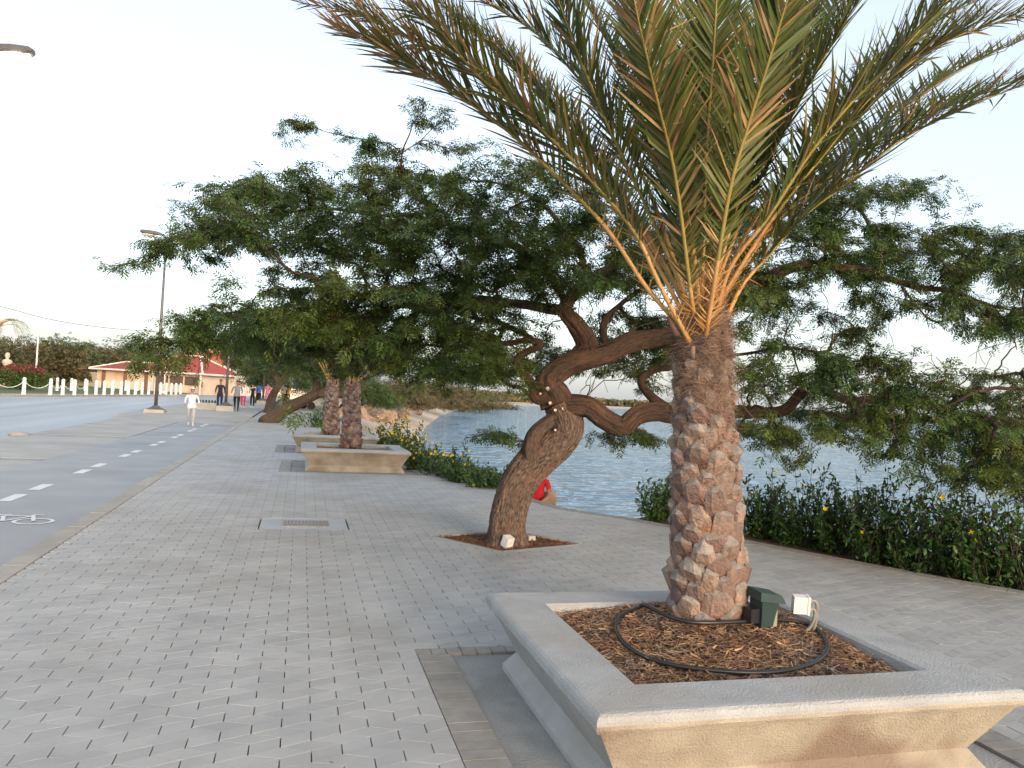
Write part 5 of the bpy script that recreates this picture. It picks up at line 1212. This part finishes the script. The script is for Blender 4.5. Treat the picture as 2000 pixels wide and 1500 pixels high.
# pale boundary wall left of the house
pa, pb2 = Q(196,728,103), Q(128,726,107); O_, X_, Y_, L3_ = frame(pa, pb2)
wl = empty('boundary_wall', tuple(O_), 'pale boundary wall left of the red-roofed house', 'wall'); b = MB(); zt = Q(160,727,105)[2]; hbox(b, 0, L3_, 0, .3, -.3, zt); b.build('wall', 'cream', wl)
b = MB(); hbox(b, -.02, L3_+.02, -.05, .35, zt, zt+.1); b.build('coping', 'trim', wl)
b = MB(); hbox(b, L3_*.72, L3_*.72+1.3, -.06, -.005, zt-1.5, zt-.6); b.build('opening', 'brown', wl)
pa, pb2 = Q(600,768,108), Q(400,764,104); O_, X_, Y_, L4 = frame(pa, pb2); b = MB(); hbox(b, 0, L4, 0, .3, -.3, 1.25); tag(b.build('boundary_wall', 'cream'), 'long low cream wall across the road behind the walkers', 'wall')

# ------------------------------------------------------------------ trees on the left, bush, parked cars
lt = [(-30,700,92,5.5,2.6,0),(30,705,100,5.2,2.4,1),(62,690,112,5.5,2.7,1),(100,700,104,5.0,2.6,0),(128,698,110,5.2,3.4,0),(165,702,118,5.5,2.8,1),(200,705,124,6.0,2.6,1),(245,700,134,7.0,2.8,0),(300,703,140,7.5,2.7,0)]
ll_ = ['dark green tree at the left picture edge','low brownish tree behind the bust','grey-brown tree behind the left flagpole','olive tree right of the left flagpole','tallest rounded green tree left of the house','brown thinly leaved tree behind the boundary wall','olive tree over the left end of the red roof','dark green tree above the red roof','dark green tree left of the orange roof']
for k, (px, py, Z, rx, rz2, dm) in enumerate(lt):
    c = Q(px,py,Z); b_ = np.array([c[0],c[1],-.3]); cc_ = np.array([c[0],c[1],max(2.4, c[2]-.1)])
    small_tree('background_tree', b_, [[b_, b_+np.array([.2,0,1.2]), cc_+np.array([0,0,-.8]), cc_+np.array([-.4,0,.9])]], .3, .08, [(cc_,(rx,rx*.8,rz2),1.2),(cc_+np.array([rx*.4,-1,-1.4]),(rx*.8,rx*.6,rz2*.55),.6),(cc_+np.array([-rx*.5,-1,-1.5]),(rx*.7,rx*.6,rz2*.5),.5)], 'leafdry' if dm or k in (0,3) else 'leafcoast', ll_[k], 'tree', 'trees behind the island', per=4, size=.5, nat=130, leafw=.19, last=3)
c = Q(40,752,66); bo = empty('bougainvillea_bush', (c[0],c[1],0), 'dark bush with red bracts behind the leftmost bollards', 'bush'); n = 9000
v = nrm(rng.normal(0,1,(n,3)))*(rng.random((n,1))**.4)*np.array([2.3,1.3,1.15])+np.array([c[0]-.3,c[1]+1.2,1.15]); v = v[v[:,2] > .02]; n = len(v)
d = nrm(rng.normal(0,1,(n,3)))*rng.uniform(.06,.12,n)[:,None]; e = nrm(np.cross(d, rng.normal(0,1,(n,3))))*rng.uniform(.03,.06,n)[:,None]; mi = (rng.random(n) < np.clip((v[:,2]-1.2)*.9,0.03,.65)).astype(int)
tag(quads('foliage', np.stack([v-d,v-e,v+d,v+e],1), ['shrub','magenta'], bo, mi), kind='stuff')
q = MB()
for k in range(9):
    a = k*.7; q.tube([(c[0]-.3,c[1]+1.2,-.05),(c[0]-.3+math.cos(a)*.7,c[1]+1.2+math.sin(a)*.5,.9),(c[0]-.3+math.cos(a)*1.4,c[1]+1.2+math.sin(a)*.8,1.7)], [.05,.03,.01], 5)
q.build('stems', 'twig', bo)
# palm at the left edge
tpz = Q(-6,640,74); b_ = np.array([tpz[0],tpz[1],-.2]); p = empty('coconut_palm', tuple(b_), 'tall palm with drooping fronds at the left picture edge', 'palm')
q = MB(); q.tube([b_, b_+np.array([.2,0,3]), tpz], [.25,.2,.16], 12, uv=True); q.build('trunk', 'darkbark', p, smooth=True)
for k in range(15):
    an = k*2.399; h = np.array([math.cos(an), math.sin(an), 0]); el = random.uniform(.1,1.0); Lf = random.uniform(2.2,3.0)
    frond(p, [tpz, tpz+h*Lf*.35+np.array([0,0,el*.9]), tpz+h*Lf*.75+np.array([0,0,el*.9-.1]), tpz+h*Lf+np.array([0,0,el*.5-.9])], tpz, 500+k, dry=.35, full=False, per=30, ll=.75, base_r=.035)
def car(c, rz, label):
    p = empty('parked_car', tuple(c), label, 'car', 'cars by the far roadside', rz); X = [(-2.1,.35),(-2.15,.7),(-1.9,.85),(-1.1,.92),(-.5,1.42),(.8,1.45),(1.5,1.0),(2.05,.9),(2.15,.6),(2.1,.32)]
    q = MB(); n = len(X); q.v = [(a,-.82,z) for a,z in X]+[(a,.82,z) for a,z in X]; q.f = [tuple(range(n)), tuple(reversed(range(n,2*n)))]+[(i,n+i,n+(i+1)%n,(i+1)%n) for i in range(n)]; q.m = [0]*len(q.f); q.build('body', 'carpaint', p, world=False)
    for s in (-1,1):
        q = MB(); q.add([(-.95,s*.825,.95),(1.35,s*.825,1.0),(.75,s*.825,1.38),(-.45,s*.825,1.36)], [(0,1,2,3)]); q.build('side_window', 'carglass', p, world=False)
        for x in (-1.35,1.35):
            q = MB(); q.tube([(x,s*.70,.31),(x,s*.86,.31)], .31, 14); q.build('wheel', 'rubber', p, world=False)
    q = MB(); q.add([(-1.115,-.7,.935),(-1.115,.7,.935),(-.53,.66,1.415),(-.53,-.66,1.415)], [(0,1,2,3)]); q.build('windscreen', 'carglass', p, world=False)
g = Q(632,772,62); car((g[0],g[1],-.1), .4, 'silver car glimpsed between the leaning trunk and the far palms')
g = Q(406,752,100); car((g[0],g[1],-.15), .2, 'white car parked at the right end of the red-roofed house')
# stone lying at the road edge
c = P(40,862,-.1); c = P(38,848,-.1); q = MB(); q.lathe((c[0],c[1],-.13), [(.28,0),(.3,.05),(.2,.09),(.05,.11)], 12); tag(q.build('road_debris', 'kerb'), 'pale crumpled scrap lying at the road edge', 'debris')

# dry leaves blown on the paving
n = 170; pts_ = np.vstack([sample_poly([(1.2,6.2),(3.6,6.4),(5.6,8.6),(4.6,11.2),(3.4,13),(1.2,12)], 90), sample_poly([(3.9,3.5),(7,5.5),(6.2,8),(4,7)], 45), sample_poly([(-2,3),(1,3),(1.5,12),(-2,12)], 35)]); an = rng.uniform(0,6.28,n)
d = np.c_[np.cos(an),np.sin(an),rng.normal(0,.15,n)]*rng.uniform(.006,.02,n)[:,None]; sv = np.c_[-np.sin(an),np.cos(an),rng.normal(0,.3,n)]*rng.uniform(.002,.007,n)[:,None]; c = np.c_[pts_, np.full(n,.006)]
tag(quads('fallen_leaves', np.stack([c-d,c-sv,c+d,c+sv],1), 'fronddry'), 'small dry leaves scattered over the paving', 'leaves', kind='stuff')
